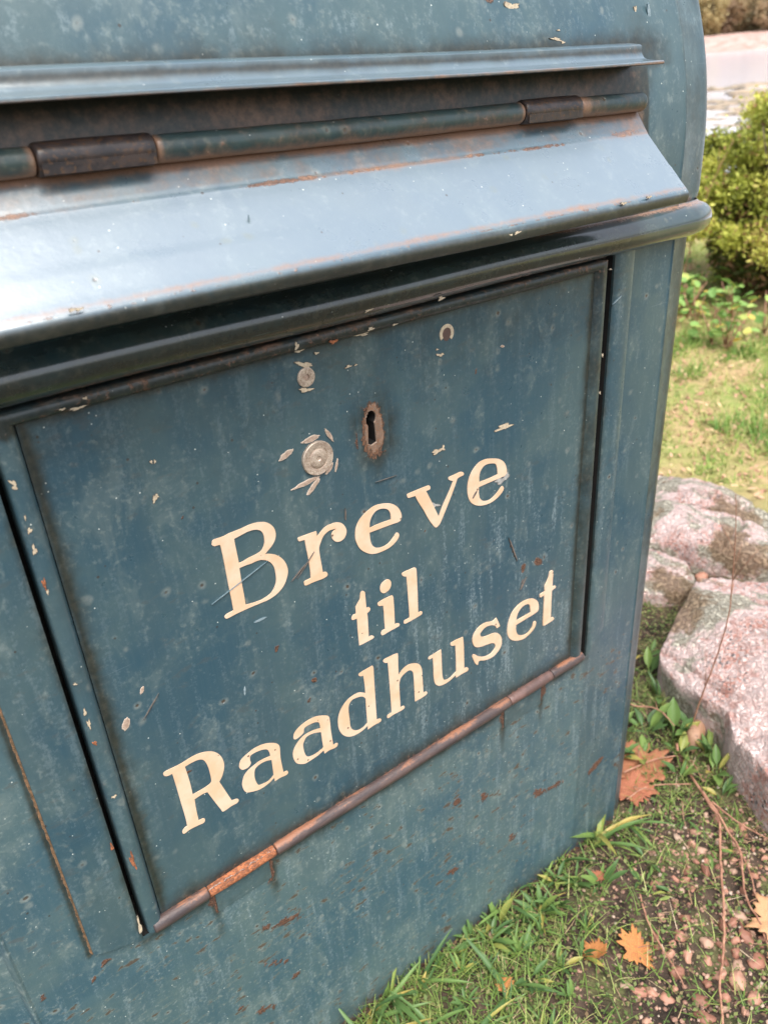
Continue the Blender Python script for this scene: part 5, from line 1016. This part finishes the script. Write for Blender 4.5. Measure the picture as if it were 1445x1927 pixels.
# ------------------------------------------------------------------ bush and plants on top of the bank
def foliage(center_fn, n, size, mat, name, parent, kind='stuff', asp=0.35):
    c, nrm, va = center_fn(n); n = len(c)
    a = RNG.normal(0, 1, (n, 3)); a /= np.linalg.norm(a, axis=1, keepdims=True); b = np.cross(a, RNG.normal(0, 1, (n, 3))); b /= np.linalg.norm(b, axis=1, keepdims=True)
    s_ = (size * RNG.uniform(0.6, 1.3, n))[:, None]
    V = np.stack([c - a * s_, c + b * s_ * asp, c + a * s_, c - b * s_ * asp], 1).reshape(-1, 3); F = np.arange(n)[:, None] * 4 + np.arange(4)[None, :]
    o = link(name, quads_mesh(name, V, F, mat, dict(var=np.repeat(va, 4)), smooth=False), parent)
    if kind: o['kind'] = kind
    return o
bx, by = 2.77, 1.08; bz_ = gz(bx, by)
bush = link('juniper_bush', None, None, (bx, by, bz_)); tag(bush, 'yellow-green conifer bush at the right edge above the water', 'bush')
def bushfn(n):
    m = 120; d = RNG.normal(0, 1, (m, 3)); d[:, 2] = np.abs(d[:, 2]) * 0.9 - 0.25; d /= np.linalg.norm(d, axis=1, keepdims=True)
    rr = RNG.uniform(0.72, 1.05, m)[:, None]; cc = d * rr * np.array([0.34, 0.34, 0.34]) + np.array([0, 0, 0.27]); cc[:, :2] *= (1 + 0.25 * (cc[:, 2:3] < 0.3))
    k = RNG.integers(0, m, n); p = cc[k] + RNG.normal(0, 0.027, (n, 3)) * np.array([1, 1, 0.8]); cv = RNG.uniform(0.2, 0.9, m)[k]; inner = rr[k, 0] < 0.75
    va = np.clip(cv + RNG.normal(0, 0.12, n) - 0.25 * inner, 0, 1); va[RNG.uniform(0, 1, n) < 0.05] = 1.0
    return p, None, va
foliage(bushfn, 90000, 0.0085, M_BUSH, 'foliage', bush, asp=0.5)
def corefn(n):
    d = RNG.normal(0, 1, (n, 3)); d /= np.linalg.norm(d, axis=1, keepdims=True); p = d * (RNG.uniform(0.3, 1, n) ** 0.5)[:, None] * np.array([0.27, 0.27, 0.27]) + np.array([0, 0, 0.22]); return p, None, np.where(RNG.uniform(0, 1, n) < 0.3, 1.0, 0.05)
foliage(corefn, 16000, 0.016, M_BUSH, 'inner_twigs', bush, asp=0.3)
random.seed(55)
for i in range(14):
    a = random.uniform(0, 6.28); L = random.uniform(0.15, 0.30); p = [Vector((0, 0, 0)) + Vector((math.cos(a) * L * t, math.sin(a) * L * t, 0.05 + 0.5 * t)) for t in (0, .3, .6, 1)]
    v, f = rope(p, 0.008, 6, 0.002); link('branch', mesh_from('branch', v, f, M_BARK), bush)
def round_leaf():
    v = [(0, 0, 0)]; f = []
    for j in (1, 2, 3):
        for i in range(14):
            a = 2 * math.pi * i / 14; t = j / 3; v.append((0.5 + 0.5 * t * math.cos(a), 0.36 * t * math.sin(a), 0.10 * t * t * abs(math.sin(a)) - 0.05 * math.cos(a) * t))
    v[0] = (0.5, 0, 0)
    for i in range(14): f.append((0, 1 + i, 1 + (i + 1) % 14))
    for j in range(2):
        for i in range(14): a = 1 + j * 14 + i; b = 1 + j * 14 + (i + 1) % 14; f.append((a, a + 14, b + 14, b))
    return mesh_from('leaf', v, f, M_ROUND)
RL = round_leaf()
for k in range(26):
    x, y = wedge(1, 2.35, 3.1, -7, 8)[0]; r_ = link('broad_leaved_weed', None, None, (x, y, gz(x, y))); tag(r_, 'bushy weed with broad light green leaves under the conifer bush', 'weed', 'broad-leaved weeds on the bank')
    for i in range(20):
        a = random.uniform(0, 6.28); L = random.uniform(0.018, 0.042); q = random.uniform(0.0, 0.06)
        o = link('leaf', RL, r_, (math.cos(a) * q, math.sin(a) * q, random.uniform(0.02, 0.13)), (random.uniform(-.6, .6), random.uniform(-.8, .3), a), L)
    for i in range(3):
        a = random.uniform(0, 6.28); v, f = rope([Vector((0, 0, 0)), Vector((math.cos(a) * .02, math.sin(a) * .02, .06)), Vector((math.cos(a) * .05, math.sin(a) * .05, .12))], 0.003, 5, 0.001); link('stem', mesh_from('stem', v, f, M_STEM), r_)
for k in range(9):
    x, y = wedge(1, 2.6, 3.5, -8, 9)[0]; h_ = random.uniform(0.45, 0.85); dx = random.uniform(-.3, .3)
    z0 = gz(x, y); stem('dry_stalk', [(x, y, z0), (x + dx * .2, y - dx * .1, z0 + h_ * .35), (x + dx * .5, y - dx * .25, z0 + h_ * .7), (x + dx, y - dx * .5, z0 + h_)], 0.0017, 'thin orange-tan dry stalk standing on the bank before the water', 'stalk', world=True, side=6, r1=0.0007, group='dry stalks on the bank')

# ------------------------------------------------------------------ rocks in the shallow water
def shore_mesh(seed):
    v = []; f = []; nu, nv = 22, 12
    for i in range(nv + 1):
        th = math.pi * i / nv
        for j in range(nu):
            ph = 2 * math.pi * j / nu; d = Vector((math.sin(th) * math.cos(ph), math.sin(th) * math.sin(ph), math.cos(th))); k = 1 + 0.5 * mn.noise(d * 1.4 + Vector((seed * 5, 0, 0))) + 0.2 * mn.noise(d * 4 + Vector((seed, 0, 0))); v.append((d.x * k, d.y * k, d.z * k * 0.45))
    for i in range(nv):
        for j in range(nu): a = i * nu + j; b = i * nu + (j + 1) % nu; f.append((a, a + nu, b + nu, b))
    return mesh_from('shore_rock', v, f, M_SHORE)
SR = [shore_mesh(k) for k in range(4)]
random.seed(66)
spots = [(45.0, 28.3, 1.3), (46.8, 27.8, 1.5), (49.1, 28.2, 2.0), (31.8, 19.5, .7), (34.6, 20.7, 1.2), (36.0, 21.0, 1.4), (37.5, 21.1, 1.6), (27.3, 16.8, .45), (29.3, 17.4, .8), (29.3, 16.6, .9), (32.8, 18.2, 1.3), (21.1, 12.9, .28), (25.4, 15.5, .35), (25.4, 14.8, .55), (24.6, 13.6, .7), (26.6, 14.6, .8), (17.6, 9.6, .30), (16.0, 9.0, .2), (40.0, 22.5, 1.6), (42.0, 24.4, 1.2)]
for k in range(26):
    s_ = random.uniform(24, 50); a = math.radians(random.uniform(-4, 3.2)) + math.atan2(DY, DX); spots.append((s_ * math.cos(a), s_ * math.sin(a), random.uniform(0.2, 0.028 * s_)))
for k, (x, y, r_) in enumerate(spots):
    tag(link('shore_rock', SR[k % 4], None, (x, y, -1.52), (0, 0, random.uniform(0, 6.28)), (r_ * random.uniform(.5, .9), r_ * random.uniform(.5, .9), r_ * random.uniform(.2, .4))), 'brown weedy rock in the shallow water beyond the bank', 'rock', 'rocks in the shallow water')

# ------------------------------------------------------------------ trees on the far shore
def tree_mesh(seed, n=2600):
    rg = np.random.default_rng(seed); m = 34; d = rg.normal(0, 1, (m, 3)); d /= np.linalg.norm(d, axis=1, keepdims=True); cc = d * rg.uniform(0.4, 1, m)[:, None] * np.array([4.2, 4.2, 5.0]) + np.array([0, 0, 5.2])
    k = rg.integers(0, m, n); c = cc[k] + rg.normal(0, 0.62, (n, 3)); a = rg.normal(0, 1, (n, 3)); a /= np.linalg.norm(a, axis=1, keepdims=True); b = np.cross(a, rg.normal(0, 1, (n, 3))); b /= np.linalg.norm(b, axis=1, keepdims=True); s_ = (rg.uniform(0.22, 0.45, n))[:, None]
    V = np.stack([c - a * s_, c + b * s_ * .7, c + a * s_, c - b * s_ * .7], 1).reshape(-1, 3); F = np.arange(n)[:, None] * 4 + np.arange(4)[None, :]
    return quads_mesh('crown', V, F, M_TREE, smooth=False)
CR = [tree_mesh(s_) for s_ in (1, 2, 3)]
tv, tf = rope([Vector((0, 0, -0.5)), Vector((.1, 0, 2)), Vector((0, .15, 4.5)), Vector((.1, .1, 8))], 0.32, 8, 0.08); TR = mesh_from('trunk', tv, tf, M_BARK)
random.seed(77)
tags_ = ['leafy autumn tree on the far shore across the water']
for k in range(54):
    row = k % 3; dist = (352, 380, 420)[row] + random.uniform(-5, 5); a = math.radians(-7 + 14 * (k + 0.5) / 54 + random.uniform(-.5, .5)) + math.atan2(DY, DX)
    x, y = dist * math.cos(a), dist * math.sin(a); s_ = random.uniform(0.75, 1.25) * (1.35, 1.75, 2.4)[row]
    r_ = link('autumn_tree', None, None, (x, y, gz(x, y) - 0.3), (0, 0, random.uniform(0, 6.28)), s_); tag(r_, tags_[0], 'tree', 'trees on the far shore')
    link('crown', CR[k % 3], r_, scale=(1, 1, random.uniform(.8, 1.15))); link('trunk', TR, r_)
